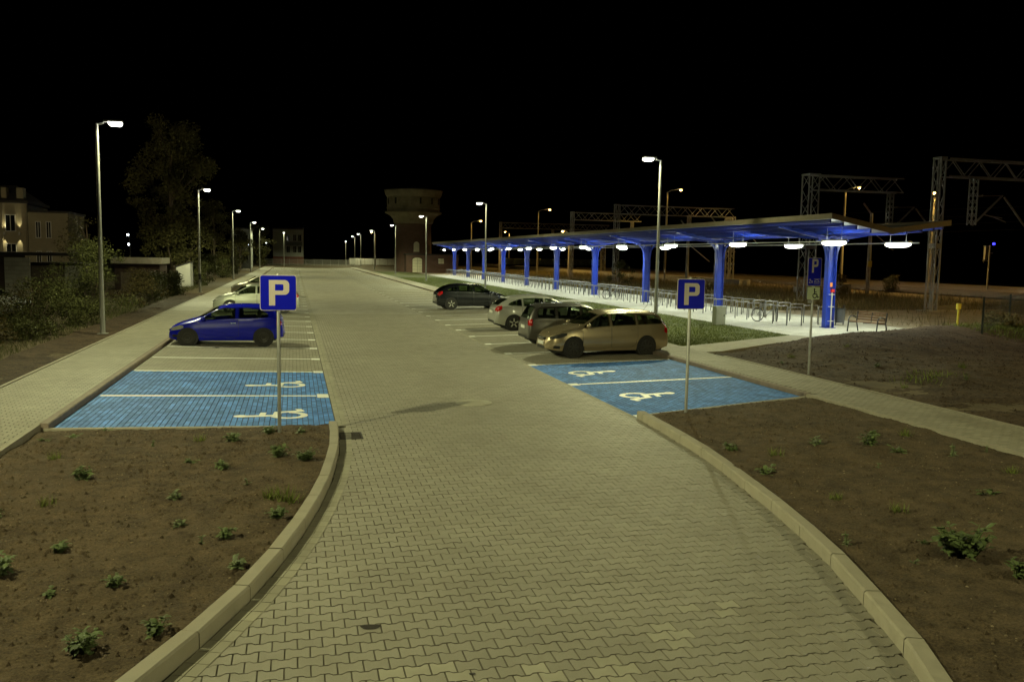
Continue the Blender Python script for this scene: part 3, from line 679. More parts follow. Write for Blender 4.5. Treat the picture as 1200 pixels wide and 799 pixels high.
def make_wheel(parent, x, y, R, rim_mat, spokes, W=.195):
    sgn = 1 if y > 0 else -1
    w = empty('wheel', (x, y, R)); w.parent = parent
    r = R * .66
    MB().lathe([(r, -W / 2), (R - .035, -W / 2), (R - .006, -W / 2 + .03), (R, -.02), (R, .02), (R - .006, W / 2 - .03), (R - .035, W / 2), (r, W / 2)], 32, 'y').build('tyre', M['rubber'], w, smooth=True, angle=35)
    m = MB(); d = MB(); d.lathe([(.02, -.02), (r, -.02), (r, .0), (.02, .0)], 24, 'y')
    if spokes:
        spoke_rim(m, r + .004, y, sgn, spokes)
        rim = m.build('rim', rim_mat, w, loc=(0, sgn * .062, 0), smooth=True, angle=30)
        d.build('brake_disc', M['band'], w, loc=(0, sgn * .06, 0))
    else:
        m.lathe([(.02, .0), (r * .5, .022), (r * .62, .008), (r * .82, .018), (r, .004), (r, -.05)] if sgn > 0 else [(r, .05), (r, -.004), (r * .82, -.018), (r * .62, -.008), (r * .5, -.022), (.02, 0)], 28, 'y')
        for i in range(8):
            t = 2 * PI * i / 8; m.cbox((math.cos(t) * r * .72, sgn * .018, math.sin(t) * r * .72), (.02, .006, .02))
        m.build('rim', rim_mat, w, loc=(0, sgn * .085, 0), smooth=True, angle=30)
    return w
def cabin(c, sp, root):
    W = max(b for _, b in sp['wid']); xf = sp['screens'][0][1]; xr = sp['screens'][1][0]; zb = c.belt(0)
    m = MB(); m.box((xr + .3, -W + .13, .5), (xf - .15, W - .13, zb - .33)).box((xf - .42, -W + .12, zb - .33), (xf - .1, W - .12, zb - .02)).box((xr + .25, -W + .14, .5), (xr + .55, W - .14, zb - .05))
    m.build('cabin_floor', CAR_TRIM, root)
    xs_ = sp['screens'][0][0] - .35
    for x in (xs_, xs_ - .85):
        for y in ((-.36, .36) if x == xs_ else (-.4, 0, .4)):
            s = MB(); s.bar((x, y, zb - .33), (x - .16, y, zb + .12), .46 if x == xs_ else .38, .12, up=(1, 0, 0)).cbox((x - .18, y, zb + .24), (.09, .24, .16)); s.build('seat', SEAT, root)
    MB().tube([(xf - .50 + .05 * math.sin(t), .36 + .17 * math.cos(t), zb + .0 + .15 * math.sin(t)) for t in np.linspace(0, 2 * PI, 17)], .014, 5, cap=False).build('steering_wheel', SEAT, root)
def make_car(name, sp, loc, rz, label, paint, group='cars parked in the bays'):
    root = empty(name, loc, rz, label, 'car', group)
    c = Car(sp['top'], sp['belt'], sp['wid'], sp['roofw'], sp['wheels'], sp['R'])
    c.body(sp['windows'], sp['screens']).build('body', paint, root, smooth=True, angle=38)
    cabin(c, sp, root)
    W = max(b for _, b in sp['wid']); R = sp['R']
    ub = MB().box((c.x0 + .25, -W + .2, .17), (c.x1 - .25, W - .2, .52))
    for xw in sp['wheels']: ub.lathe([(R + .05, -W + .03), (R + .05, W - .03)], 24, 'y', (xw, 0, R))
    ub.build('underbody', M['black'], root)
    for xw in sp['wheels']:
        for sgn in (1, -1): make_wheel(root, xw, sgn * (W - .115), R, sp['rim'], sp['spokes'])
    # doors with dark seams, handles
    for sgn in (1, -1):
        for (tab, hx, hz) in sp['doors']:
            grow = [(tab[0][0] - .008, tab[0][1] - .008, tab[0][2])] + [(a, b - .008, d) for a, b, d in tab[1:-1]] + [(tab[-1][0] + .008, tab[-1][1] - .008, tab[-1][2])]
            dr = c.spatch(tab, sgn, .0065, 14, 8).build('door', paint, root, smooth=True)
            c.spatch(grow, sgn, .0035, 16, 8).build('door_seam', CAR_TRIM, dr, smooth=True)
            y = sgn * (c.side(hx, hz) + .02)
            MB().cbox((hx, y, hz), (.17, .022, .028)).build('door_handle', sp.get('handle', paint), dr)
        for tab in sp['windows']: c.spatch(tab, sgn, .009).build('side_window', CAR_GLASS, root, smooth=True)
        if 'seal' in sp: c.spatch(sp['seal'], sgn, .006, 24, 5).build('window_surround', CAR_TRIM, root, smooth=True)
        h = c.spatch(sp['head'], sgn, .007, 8, 4).build('headlight', sp.get('hmat', LIGHT_CLEAR), root, smooth=True)
        c.spatch(sp['tail'], sgn, .008, 8, 5).build('tail_light', LIGHT_RED, root, smooth=True)
        mx, mz = sp['mirror']; y = c.side(mx, mz)
        q = MB(); q.tube([(mx, sgn * (y - .02), mz - .03), (mx + .02, sgn * (y + .08), mz)], .02, 6)
        q.lathe([(.02, -.10), (.06, -.085), (.078, -.02), (.078, .03), (.05, .09), (.02, .105)], 12, 'y', (mx + .02, sgn * (y + .15), mz + .02))
        q.build('wing_mirror', paint, root, smooth=True, angle=40)
        for tab in sp.get('mould', []): c.spatch(tab, sgn, .014, 14, 2).build('side_moulding', sp.get('mould_mat', paint), root, smooth=True)
        for tab in sp.get('fog', []): c.spatch(tab, sgn, .006, 6, 3).build('bumper_vent', CAR_TRIM, root, smooth=True)
    for (a, b, a2, b2, fr, nm) in sp['screens']:
        c.tpatch(a, b, fr, .009, x0s=a2, x1s=b2).build(nm, CAR_GLASS, root, smooth=True)
    for (a, b, a2, b2, fr) in sp.get('seams', []):
        c.tpatch(a, b, fr, .003, 2, 14, x0s=a2, x1s=b2).build('bonnet_seam', CAR_TRIM, root, smooth=True)
    x = c.x1; wn_ = c.wid(x)
    gz0, gz1 = sp['grille']; MB().box((x - .03, -wn_ * .72, gz0), (x + .006, wn_ * .72, gz1)).build('grille', CAR_TRIM, root)
    MB().box((x - .03, -wn_ * .45, (gz0 + gz1) / 2 - .012), (x + .014, wn_ * .45, (gz0 + gz1) / 2 + .012)).build('grille_bar', CHROME, root)
    MB().box((x - .03, -wn_ * .8, .25), (x + .006, wn_ * .8, .34)).build('bumper_vent', CAR_TRIM, root)
    MB().box((x - .02, -.26, .38), (x + .018, .26, .485)).build('number_plate', PLATE, root)
    x = c.x0; pz = sp['plate']; MB().box((x - .012, -.26, pz), (x + .02, .26, pz + .11)).build('number_plate', PLATE, root)
    MB().box((x - .008, -c.wid(x) * .9, .30), (x + .02, c.wid(x) * .9, .40)).build('rear_bumper_trim', sp.get('trim', CAR_TRIM), root)
    if sp.get('rails'):
        for sgn in (1, -1):
            a, b = sp['rails']; pts = [(xx, sgn * c.k(xx)[4] * .93, c.topz(xx, c.k(xx)[4] * .93) + dz) for xx, dz in [(a, 0)] + [(a + (b - a) * t, .035) for t in (.05, .3, .5, .7, .95)] + [(b, 0)]]
            MB().tube(pts, .014, 6).build('roof_rail', sp['rail_mat'], root, smooth=True)
    if sp.get('aerial'):
        xx = sp['aerial']; MB().tube([(xx, 0, c.top(xx)), (xx - .18, 0, c.top(xx) + .2)], .005, 5).build('aerial', CAR_TRIM, root)
    return root
def paint(name, col, metal, rough=.3, coat=.8, spec=.5): return mat(name, col, rough, metal, coat=coat, spec=spec)

# small three-door hatchback
sp = dict(
 top=[(-1.90, .56), (-1.885, .72), (-1.83, .95), (-1.70, 1.18), (-1.50, 1.375), (-1.20, 1.425), (-.55, 1.44), (-.05, 1.425), (.25, 1.36), (.62, 1.16), (1.02, .955), (1.30, .875), (1.62, .765), (1.80, .66), (1.875, .56), (1.905, .46)],
 belt=[(-1.90, .50), (-1.82, .88), (-1.5, .965), (-.7, .93), (.3, .885), (.95, .85), (1.3, .78), (1.7, .64), (1.905, .40)],
 wid=[(-1.90, .60), (-1.86, .72), (-1.7, .79), (-1.2, .825), (0, .825), (1.0, .815), (1.45, .775), (1.7, .69), (1.83, .58), (1.905, .42)],
 roofw=[(-1.9, .80), (-1.5, .70), (-.5, .71), (.3, .71), (.9, .82), (1.9, .85)],
 wheels=(-1.245, 1.245), R=.295, rim=STEEL_WHEEL, spokes=0,
 doors=[([(-.42, .34, .92), (-.2, .30, .915), (.72, .30, .87), (.86, .34, .86)], -.25, .80)],
 windows=[[(-.32, .955, 1.30), (.0, .94, 1.33), (.22, .925, 1.28), (.55, .905, 1.11), (.78, .895, .97)], [(-1.42, 1.02, 1.06), (-1.36, .99, 1.15), (-1.1, .975, 1.28), (-.7, .965, 1.32), (-.42, .96, 1.315)]],
 screens=[(.30, .92, .22, .80, .90, 'windscreen'), (-1.80, -1.55, -1.76, -1.53, .80, 'rear_window')],
 seams=[(1.0, 1.012, .9, .912, .9)],
 head=[(1.38, .63, .70), (1.5, .58, .725), (1.68, .545, .665), (1.8, .53, .60)], tail=[(-1.86, .74, .80), (-1.78, .70, .95), (-1.68, .72, 1.04)],
 mirror=(.70, .93), mould=[[(-.85, .485, .505), (.86, .485, .505)]], fog=[[(1.55, .30, .40), (1.75, .31, .40)]], grille=(.50, .56), plate=.62, aerial=-1.2, handle=CHROME)
BLUE = paint('paint_blue', (0.006, 0.010, 0.40), .0, .25, .22, .25)
make_car('parked_car', sp, (-2.20, 30.40, .075), PI - .03, 'blue three-door hatchback parked nose to the left walk', BLUE).scale = (.965, .965, .955)

# large estate
sp = dict(
 top=[(-2.24, .54), (-2.225, .74), (-2.17, .98), (-2.03, 1.24), (-1.87, 1.40), (-1.5, 1.455), (-.6, 1.49), (.05, 1.475), (.40, 1.405), (.85, 1.17), (1.22, .985), (1.55, .915), (1.92, .80), (2.10, .71), (2.20, .60), (2.25, .48)],
 belt=[(-2.24, .50), (-2.15, .90), (-1.9, 1.01), (-1.0, .985), (.1, .94), (1.1, .895), (1.55, .82), (2.0, .67), (2.25, .42)],
 wid=[(-2.24, .66), (-2.20, .76), (-2.05, .83), (-1.4, .875), (0, .88), (1.2, .87), (1.7, .835), (2.0, .74), (2.16, .60), (2.25, .44)],
 roofw=[(-2.2, .82), (-1.8, .73), (-.5, .72), (.4, .72), (1.1, .83), (2.25, .86)],
 wheels=(-1.33, 1.37), R=.315, rim=STEEL_WHEEL, spokes=7,
 doors=[([(.02, .34, .965), (.2, .30, .955), (.92, .30, .915), (1.05, .36, .91)], .17, .83), ([(-.98, .62, 1.0), (-.93, .42, .995), (-.8, .32, .99), (-.06, .32, .965), (-.01, .32, .965)], -.83, .86)],
 windows=[[(.06, .99, 1.365), (.25, .98, 1.36), (.5, .965, 1.25), (.8, .95, 1.08), (.98, .94, .985)], [(-.92, 1.02, 1.355), (-.5, 1.01, 1.375), (-.03, .99, 1.37)], [(-1.95, 1.07, 1.10), (-1.85, 1.05, 1.21), (-1.72, 1.045, 1.32), (-1.0, 1.025, 1.35)]],
 screens=[(.47, 1.13, .40, .98, .90, 'windscreen'), (-2.13, -1.90, -2.10, -1.88, .80, 'rear_window')],
 seams=[(1.2, 1.212, 1.08, 1.092, .9)],
 head=[(1.62, .70, .77), (1.8, .63, .765), (2.0, .585, .69), (2.14, .565, .63)], tail=[(-2.19, .76, .82), (-2.12, .74, 1.02), (-2.02, .78, 1.12)],
 mirror=(.86, .985), mould=[[(-.9, .50, .525), (1.0, .50, .525)]], fog=[[(1.86, .27, .36), (2.06, .28, .37)]], grille=(.53, .62), plate=.66, rails=(-1.75, .15), rail_mat=None, aerial=-1.6)
GOLD = paint('paint_champagne', (0.43, 0.345, 0.215), .6, .27); sp['rail_mat'] = GOLD; sp['hmat'] = LIGHT_DARK
make_car('parked_car', sp, (9.72, 26.25, .07), PI + .06, 'champagne gold estate car beside the blue bays', GOLD).scale = (.93, .965, .99)

# compact people carrier
sp = dict(
 top=[(-2.02, .56), (-2.01, .80), (-1.97, 1.02), (-1.86, 1.30), (-1.70, 1.52), (-1.4, 1.60), (-.5, 1.625), (.2, 1.60), (.55, 1.50), (.95, 1.25), (1.35, 1.04), (1.6, .96), (1.85, .84), (1.98, .70), (2.02, .55)],
 belt=[(-2.02, .52), (-1.95, .92), (-1.7, 1.03), (0, .99), (1.2, .93), (1.7, .80), (2.02, .46)],
 wid=[(-2.02, .70), (-1.98, .78), (-1.85, .82), (-1.2, .855), (0, .86), (1.2, .845), (1.7, .77), (1.92, .62), (2.02, .46)],
 roofw=[(-2.02, .84), (-1.7, .76), (0, .74), (.5, .74), (1.3, .84), (2.02, .86)],
 wheels=(-1.27, 1.29), R=.305, rim=ALLOY, spokes=6,
 doors=[([(.05, .34, 1.0), (.2, .30, .995), (.95, .30, .95), (1.08, .36, .95)], .2, .86), ([(-.95, .60, 1.03), (-.88, .40, 1.025), (-.75, .32, 1.02), (-.02, .32, 1.0), (.02, .32, 1.0)], -.78, .9)],
 windows=[[(.08, 1.03, 1.47), (.35, 1.02, 1.46), (.6, 1.005, 1.36), (.95, .99, 1.12), (1.1, .985, 1.03)], [(-.88, 1.06, 1.475), (-.4, 1.05, 1.49), (.0, 1.035, 1.485)], [(-1.66, 1.09, 1.30), (-1.55, 1.08, 1.42), (-.98, 1.065, 1.465)]],
 screens=[(.62, 1.28, .55, 1.12, .90, 'windscreen'), (-1.965, -1.72, -1.95, -1.70, .86, 'rear_window')],
 head=[(1.45, .74, .82), (1.65, .66, .82), (1.85, .62, .72)], tail=[(-2.0, .80, .98), (-1.93, .78, 1.02), (-1.86, .80, 1.04)],
 mirror=(1.0, 1.03), grille=(.56, .66), plate=.66, rails=(-1.5, .1), rail_mat=CAR_TRIM)
GREY = paint('paint_grey', (0.13, 0.125, 0.115), .6, .33)
make_car('parked_car', sp, (9.78, 29.3, .07), .0, 'dark grey people carrier parked behind the gold estate', GREY).scale = (.94, .94, .93)

# five-door hatchback
def hatch(roof_paint=None):
    return dict(
 top=[(-2.16, .54), (-2.15, .76), (-2.09, .96), (-1.96, 1.10), (-1.62, 1.33), (-1.25, 1.435), (-.5, 1.49), (.1, 1.475), (.45, 1.405), (.9, 1.18), (1.27, 1.0), (1.6, .925), (1.92, .81), (2.08, .70), (2.15, .58), (2.18, .48)],
 belt=[(-2.16, .50), (-2.06, .90), (-1.8, 1.01), (-1.0, .98), (.1, .94), (1.1, .90), (1.6, .82), (2.0, .65), (2.18, .42)],
 wid=[(-2.16, .66), (-2.12, .76), (-1.95, .84), (-1.3, .885), (0, .89), (1.2, .87), (1.7, .82), (1.98, .70), (2.1, .58), (2.18, .44)],
 roofw=[(-2.1, .80), (-1.7, .70), (-.5, .71), (.4, .71), (1.1, .83), (2.18, .86)],
 wheels=(-1.34, 1.30), R=.315, rim=ALLOY, spokes=5,
 doors=[([(.0, .34, .965), (.2, .30, .955), (.92, .30, .915), (1.05, .36, .91)], .15, .83), ([(-.98, .62, .995), (-.93, .42, .99), (-.8, .32, .985), (-.07, .32, .965), (-.03, .32, .965)], -.83, .85)],
 windows=[[(.05, .99, 1.365), (.3, .98, 1.35), (.55, .965, 1.24), (.85, .95, 1.08), (1.02, .94, .985)], [(-.92, 1.02, 1.345), (-.5, 1.01, 1.37), (-.03, .99, 1.37)], [(-1.58, 1.07, 1.10), (-1.45, 1.05, 1.19), (-1.2, 1.04, 1.28), (-.98, 1.03, 1.33)]],
 screens=[(.52, 1.17, .45, 1.02, .90, 'windscreen'), (-2.02, -1.60, -1.98, -1.55, .86, 'rear_window')],
 head=[(1.6, .70, .78), (1.75, .63, .78), (1.95, .585, .70), (2.07, .57, .64)], tail=[(-2.12, .80, .88), (-2.03, .78, 1.0), (-1.85, .90, 1.04)],
 mirror=(.9, .985), grille=(.53, .62), plate=.70)
SILVER = paint('paint_silver', (0.46, 0.46, 0.42), .5, .3)
make_car('parked_car', hatch(), (10.35, 35.75, .08), -.02, 'silver hatchback with bright alloy wheels, tail to the lane', SILVER)
DARK = paint('paint_black', (0.012, 0.014, 0.018), .3, .22)
make_car('parked_car', hatch(), (10.1, 49.6, .09), .03, 'black hatchback parked alone farther down the right bays', DARK)
WHITE = paint('paint_pale_green', (0.42, 0.44, 0.36), .3, .3)
make_car('parked_car', hatch(), (-1.9, 46.6, .08), PI, 'pale greenish white car behind the blue hatchback', WHITE)
BEIGE = paint('paint_beige', (0.36, 0.33, 0.26), .45, .32)
make_car('parked_car', hatch(), (-2.2, 64.2, .08), PI, 'beige car farthest back in the left bays', BEIGE)
YARD = paint('paint_yard_car', (0.30, 0.30, 0.27), .4, .4)
make_car('parked_car', hatch(), (-12.9, 40.2, .2), .9, 'pale car half hidden in the dark yard at the left edge', YARD, group=None)
# ================================================================ STREET LAMPS
def street_lamp(loc, side, label, band=False, power=P_LAMP, front=False, H=7.35, color=LED):
    root = empty('street_lamp', loc, 0, label, 'street lamp', 'lamp posts lighting the car park')
    d = Vector((0, -1, 0)) if front else Vector((side, 0, 0))
    MB().lathe([(.14, 0), (.14, .02), (.09, .03), (.085, .9), (.07, 3.2), (.052, H)], 12).build('pole', M['pole'], root, smooth=True, angle=40)
    MB().cbox((0, 0, .012), (.32, .32, .024)).build('base_plate', M['galv_d'], root)
    MB().cbox((0, -.088, .75), (.09, .012, .35)).build('access_door', M['galv_d'], root)
    if band: MB().lathe([(.092, .75), (.092, 1.35)], 12).build('black_band', M['band'], root)
    a = Vector((0, 0, H - .03)); 
    MB().tube([a, a + d * .22 + Vector((0, 0, .06))], .032, 8).build('arm', M['pole'], root)
    hd = empty('lamp_head', a + d * .52 + Vector((0, 0, .10))); hd.parent = root
    hd.rotation_euler = (0, 0, math.atan2(d.y, d.x))
    MB().poly([(-.30, -.07), (-.12, -.15), (.28, -.15), (.33, -.10), (.33, .10), (.28, .15), (-.12, .15), (-.30, .07)], 0, .07).build('housing', M['galv_d'], hd)
    m = MB(); q = [(-.12, -.14), (.29, -.14), (.29, .14), (-.12, .14)]; q2 = [(-.06, -.09), (.24, -.09), (.24, .09), (-.06, .09)]
    m.add([(a, b, -.002) for a, b in q] + [(a, b, -.07) for a, b in q] + [(a, b, -.13) for a, b in q2], [(0, 1, 5, 4), (1, 2, 6, 5), (2, 3, 7, 6), (3, 0, 4, 7), (4, 5, 9, 8), (5, 6, 10, 9), (6, 7, 11, 10), (7, 4, 8, 11), (8, 9, 10, 11)]); m.build('lamp_glass', M['led'], hd)
    lamp('lamp_light', 'SPOT', hd, (.1, 0, -.16), power, color, (0, 0, 0), spot_size=math.radians(172), spot_blend=.15, shadow_soft_size=.06, throw=True)
    return root
ordw = ['nearest', 'second', 'third', 'fourth', 'fifth', 'sixth']
for i, (x, y) in enumerate([(-6.65, 33.0), (-6.69, 66.0), (-6.5, 98.3), (-6.4, 135.0), (-6.4, 170.0)]):
    street_lamp((x, y, .2), 1, ['tall grey lamp post beside the big bush, nearest on the left', 'lamp post with a black band near its foot, left walk', 'third lamp post along the left walk', 'fourth lamp post along the left walk', 'fifth, farthest lamp post along the left walk'][i], band=(i == 1))
for i, (x, y) in enumerate([(15.8, 35.7), (15.75, 71.2), (14.75, 98.5), (15.0, 131.5), (14.9, 166.0), (14.6, 197.0), (15.2, 226.0)]):
    street_lamp((x, y, .2), -1, ['tall lamp post on the lawn behind the gold estate car', 'lamp post on the lawn behind the black hatchback', 'third lamp post along the right lawn, right of the tower door', 'fourth lamp post along the right lawn, at the tower corner', 'fifth lamp post along the right lawn, left of the tower', 'sixth lamp post of the right row, near the white fence', 'seventh, farthest lamp post of the right row'][i])
street_lamp((-2.2, 193.5, .04), 1, 'lamp post facing the camera before the far apartment block', front=True, power=2600)
street_lamp((12.6, 221.0, .15), 1, 'short looking far lamp post facing the camera by the fence', front=True, H=6.0, power=1500)
# lamps of the same two rows, just outside the frame
street_lamp((-6.83, 9.7, .2), 1, 'lamp post of the left row beside the near soil bed', power=6600, color=(.98, .97, .50))
street_lamp((15.9, 2.4, .2), -1, 'lamp post of the right row beside the near soil bed', power=3300, color=(.98, .97, .50))

# ================================================================ ROAD SIGNS
def letter_P(w, h, mb, y, x0=0, z0=0):
    """flat block letter P, lower left at (x0, z0), in the plane y"""
    t = w * .30; bh = h * .58; R = bh / 2; cx = w - R; zc = h - R; vs = lambda P_: [(x0 + a, y, z0 + b) for a, b in P_]
    q = [(0, 0), (t, 0), (t, h), (0, h)]; mb.add(vs(q), [(0, 1, 2, 3)])
    tt = h * .165
    t0 = t * .95; cx0 = t
    ro = R * .62; ri = max(.01, ro - tt * .8); outer, inner = [], []      # squarish bowl
    for cz, a0 in ((h - bh + ro, -PI / 2), (h - ro, 0)):
        for k in range(7):
            t = a0 + PI / 2 * k / 6; outer.append((w - ro + ro * math.cos(t), cz + ro * math.sin(t)))
    wi, z0_, z1_ = w - t0, h - bh + tt, h - tt
    for cz, a0 in ((z0_ + ri, -PI / 2), (z1_ - ri, 0)):
        for k in range(7):
            t = a0 + PI / 2 * k / 6; inner.append((wi - ri + ri * math.cos(t), cz + ri * math.sin(t)))
    xa = w - ro; mb.add(vs([(cx0, h - bh), (xa, h - bh), (wi - ri, z0_), (cx0, z0_)]), [(0, 1, 2, 3)]); mb.add(vs([(cx0, z1_), (wi - ri, z1_), (xa, h), (cx0, h)]), [(0, 1, 2, 3)])
    for k in range(len(outer) - 1): mb.add(vs([inner[k], outer[k], outer[k + 1], inner[k + 1]]), [(0, 1, 2, 3)])
def rounded(w, h, r, n=6):
    out = []
    for cx, cy, a0 in ((w / 2 - r, -h / 2 + r, -PI / 2), (w / 2 - r, h / 2 - r, 0), (-w / 2 + r, h / 2 - r, PI / 2), (-w / 2 + r, -h / 2 + r, PI)):
        out += [(cx + r * math.cos(a0 + PI / 2 * k / n), cy + r * math.sin(a0 + PI / 2 * k / n)) for k in range(n + 1)]
    return out
def plate(name, w, h, r, zc, y0, y1, m, parent):
    P_ = rounded(w, h, r); n = len(P_)
    vs = [(a, y0, zc + b) for a, b in P_] + [(a, y1, zc + b) for a, b in P_]
    return MB().add(vs, [tuple(range(n)), tuple(range(2 * n - 1, n - 1, -1))] + [(i, n + i, n + (i + 1) % n, (i + 1) % n) for i in range(n)]).build(name, m, parent)
def parking_sign(loc, rz, label, H, w, h, mats_, zt):
    root = empty('parking_sign', loc, rz, label, 'road sign', 'blue parking signs on poles')
    MB().lathe([(.03, -.3), (.03, H - .03), (.02, H)], 12, c=(0, .035, 0)).build('pole', M['galv'], root, smooth=True, angle=40)
    zc = zt - h / 2
    plate('sign_rim', w, h, .045, zc, -.004, .012, M['sign_white'], root)
    bd = plate('sign_face', w - .022, h - .022, .038, zc, -.008, -.0042, M['sign_blue'], root)
    for dz in (-.2, .2):
        MB().box((-.1, .012, zc + dz - .02), (.1, .075, zc + dz + .02)).build('clamp', M['galv_d'], root)
    return root, zc
r1, zc = parking_sign((-.27, 14.95, .1), .02, 'blue P sign on a pole in front of the blue hatchback', 2.74, .60, .60, None, 2.72)
m = MB(); letter_P(.33, .43, m, -.0095, -.15, zc - .215); m.build('letter_p', M['sign_white'], r1)
r2, zc = parking_sign((7.6, 15.5, .13), .03, 'blue P sign on a pole at the right kerb by the near blue bay', 2.72, .60, .60, None, 2.69)
m = MB(); letter_P(.33, .43, m, -.0095, -.15, zc - .215); m.build('letter_p', M['sign_white'], r2)
r3, zc = parking_sign((13.28, 19.9, .2), -.02, 'tall blue P sign with a wheelchair plate below, on the soil mound', 3.12, .40, .74, None, 3.1)
m = MB(); letter_P(.18, .36, m, -.0095, -.085, zc - .02)
def strokes(mb, pts, w, y):
    for p, q in zip(pts, pts[1:]):
        p, q = Vector(p), Vector(q); n = (q - p).normalized(); n = Vector((-n.y, n.x)) * w / 2
        mb.add([(v.x, y, v.y) for v in (p - n, q - n, q + n, p + n)], [(0, 1, 2, 3)])
m.build('letter_p', M['sign_white'], r3)
m = MB(); b = zc - .29
strokes(m, [(-.155, b + .075), (-.14, b + .095), (-.115, b + .095), (-.105, b + .07), (-.155, b), (-.1, b)], .014, -.0098)
strokes(m, [(-.09, b + .06), (-.045, b)], .013, -.0098); strokes(m, [(-.045, b + .06), (-.09, b)], .013, -.0099)
m.build('lettering', M['sign_white'], r3)
m = MB()
for k in range(10):
    a, c_ = math.radians(20 + 14 * k), math.radians(34 + 14 * k); strokes(m, [(.075 + .08 * math.cos(a), b + .0 + .08 * math.sin(a)), (.075 + .08 * math.cos(c_), b + .08 * math.sin(c_))], .012, -.0097)
strokes(m, [(-.01, b + .10), (.16, b + .10)], .01, -.0098); strokes(m, [(-.01, b - .01), (.16, b - .01)], .01, -.0098); strokes(m, [(.0, b + .03), (.15, b + .03)], .01, -.0099)
m.build('pictogram', M['sign_white'], r3)
zz = zc - .37 - .02 - .17
plate('wheelchair_plate', .36, .33, .02, zz, -.006, .010, M['sign_plate'], r3)
m = MB()
for k, P_ in enumerate(SYM): m.add([(.05 + (u - .5) * .25, -.0075 - .0001 * k, zz - .01 + (v - .5) * .27) for u, v in P_], [tuple(range(len(P_)))])
m.build('wheelchair_symbol', M['black'], r3)
MB().box((-.15, .0, zz - .26), (-.02, .014, zz - .19)).build('small_plate', M['sign_back'], r3)

# ================================================================ CANOPY
can = empty('canopy', (23.5, 30.0, .222), 0, 'long blue steel canopy with a butterfly roof over the bicycle stands', 'canopy')
LEN = 102.0; ZV = 4.20; ZL, ZR = 4.72, 4.60; XL, XR = -2.82, 2.78
def roof_z(x): return ZV + (ZL - ZV) * (-x / -XL if x < 0 else 0) if x < 0 else ZV + (ZR - ZV) * x / XR
def roof_side(sgn):
    X = XL if sgn < 0 else XR; Z = ZL if sgn < 0 else ZR; m = MB(); t = .07
    sec = [(0.0, ZV), (X, Z), (X, Z + t), (0, ZV + t)]
    vs = [(x, 0, z) for x, z in sec] + [(x, LEN, z) for x, z in sec]
    f = [(0, 1, 2, 3), (7, 6, 5, 4), (0, 4, 5, 1), (1, 5, 6, 2), (2, 6, 7, 3), (3, 7, 4, 0)]
    if sgn > 0: f = [tuple(reversed(q)) for q in f]
    return m.add(vs, f).build('roof_sheet', M['roof_under'], can)
roof_side(-1); roof_side(1)
# fascia: both long edges in six-metre boards, and the two ends
def fascia(x, z, y0, y1): return MB().box((x - .012 if x < 0 else x, y0, z - .04), (x if x < 0 else x + .012, y1, z + .18)).build('fascia_board', M['roof'], can)
k = 0
while k < LEN - .1:
    for x, z in ((XL - .003, ZL), (XR + .003, ZR)): fascia(x, z, k + .004, min(k + 6, LEN) - .004)
    k += 6
for Y in (-.014, LEN + .002):
    for x0, z0, x1, z1 in ((XL - .012, ZL, -.004, ZV), (.004, ZV, XR + .012, ZR)):
        vs = [(x0, Y, z0 - .04), (x1, Y, z1 - .04), (x1, Y, z1 + .18), (x0, Y, z0 + .18)]; vs += [(a, Y + .012, c) for a, b, c in vs]
        MB().add(vs, [(0, 1, 2, 3), (7, 6, 5, 4), (0, 4, 5, 1), (1, 5, 6, 2), (2, 6, 7, 3), (3, 7, 4, 0)]).build('fascia_board', M['roof'], can)
MB().box((-.12, .05, ZV - .06), (.12, LEN - .05, ZV - .012)).build('valley_gutter', M['blue_dark'], can)
# purlins, staggered at the free end
for x, ov, mm in ((-2.68, .30, 'blue_dark'), (-2.1, .28, 'blue_dark'), (-1.5, .25, 'blue_dark'), (-.85, .22, 'blue_steel'), (.85, .22, 'blue_steel'), (1.6, .25, 'blue_dark'), (2.2, .28, 'blue_steel'), (2.66, .30, 'blue_dark')):
    z = roof_z(x) - .005; MB().box((x - .035, ov, z - .17), (x + .035, LEN - ov, z - .012)).build('purlin', M[mm], can)
PY = [4.0 + 10.45 * i for i in range(10)]
def make_post():
    e = empty('post')
    def hsec(z0, z1, w0, w1, d):
        m = MB()
        for sx in (-1, 1):
            vs = []
            for z, w in ((z0, w0), (z1, w1)): vs += [(sx * w / 2, -d / 2, z), (sx * (w / 2 - .022), -d / 2, z), (sx * (w / 2 - .022), d / 2, z), (sx * w / 2, d / 2, z)]
            f = [(0, 1, 5, 4), (1, 2, 6, 5), (2, 3, 7, 6), (3, 0, 4, 7), (4, 5, 6, 7)]
            if sx > 0: f = [tuple(reversed(q)) for q in f]
            m.add(vs, f)
        m.box((-min(w0, w1) / 2 + .022, -.012, z0), (min(w0, w1) / 2 - .022, .012, z1)); return m
    hsec(.0, 3.9, .44, .40, .30).build('column', M['blue_steel'], e)
    MB().cbox((0, 0, .012), (.56, .42, .024)).build('base_plate', M['blue_dark'], e)
    for sx in (-1, 1):                         # curved brackets up to the rafters
        m = MB(); pts = [(sx * .19, 3.05), (sx * .205, 3.3), (sx * .25, 3.52), (sx * .34, 3.70), (sx * .50, 3.85), (sx * .78, 3.97)]
        for (a, za), (b_, zb) in zip(pts, pts[1:]): m.bar((a, 0, za), (b_, 0, zb + .0), .22, .10, up=(0, 0, 1) if abs(b_ - a) > abs(zb - za) else (1, 0, 0))
        m.build('curved_bracket', M['blue_steel'], e)
        X = (XL + .1) if sx < 0 else (XR - .1); z1 = roof_z(X) - .2; z0 = ZV - .26
        r = MB().bar((sx * .02, 0, z0 + .02), (X, 0, z1 + .03), .14, .18).build('rafter', M['blue_steel'], e)
    MB().box((-.17, -.07, 3.9), (.17, .07, ZV - .08)).build('post_head', M['blue_steel'], e)
    return e
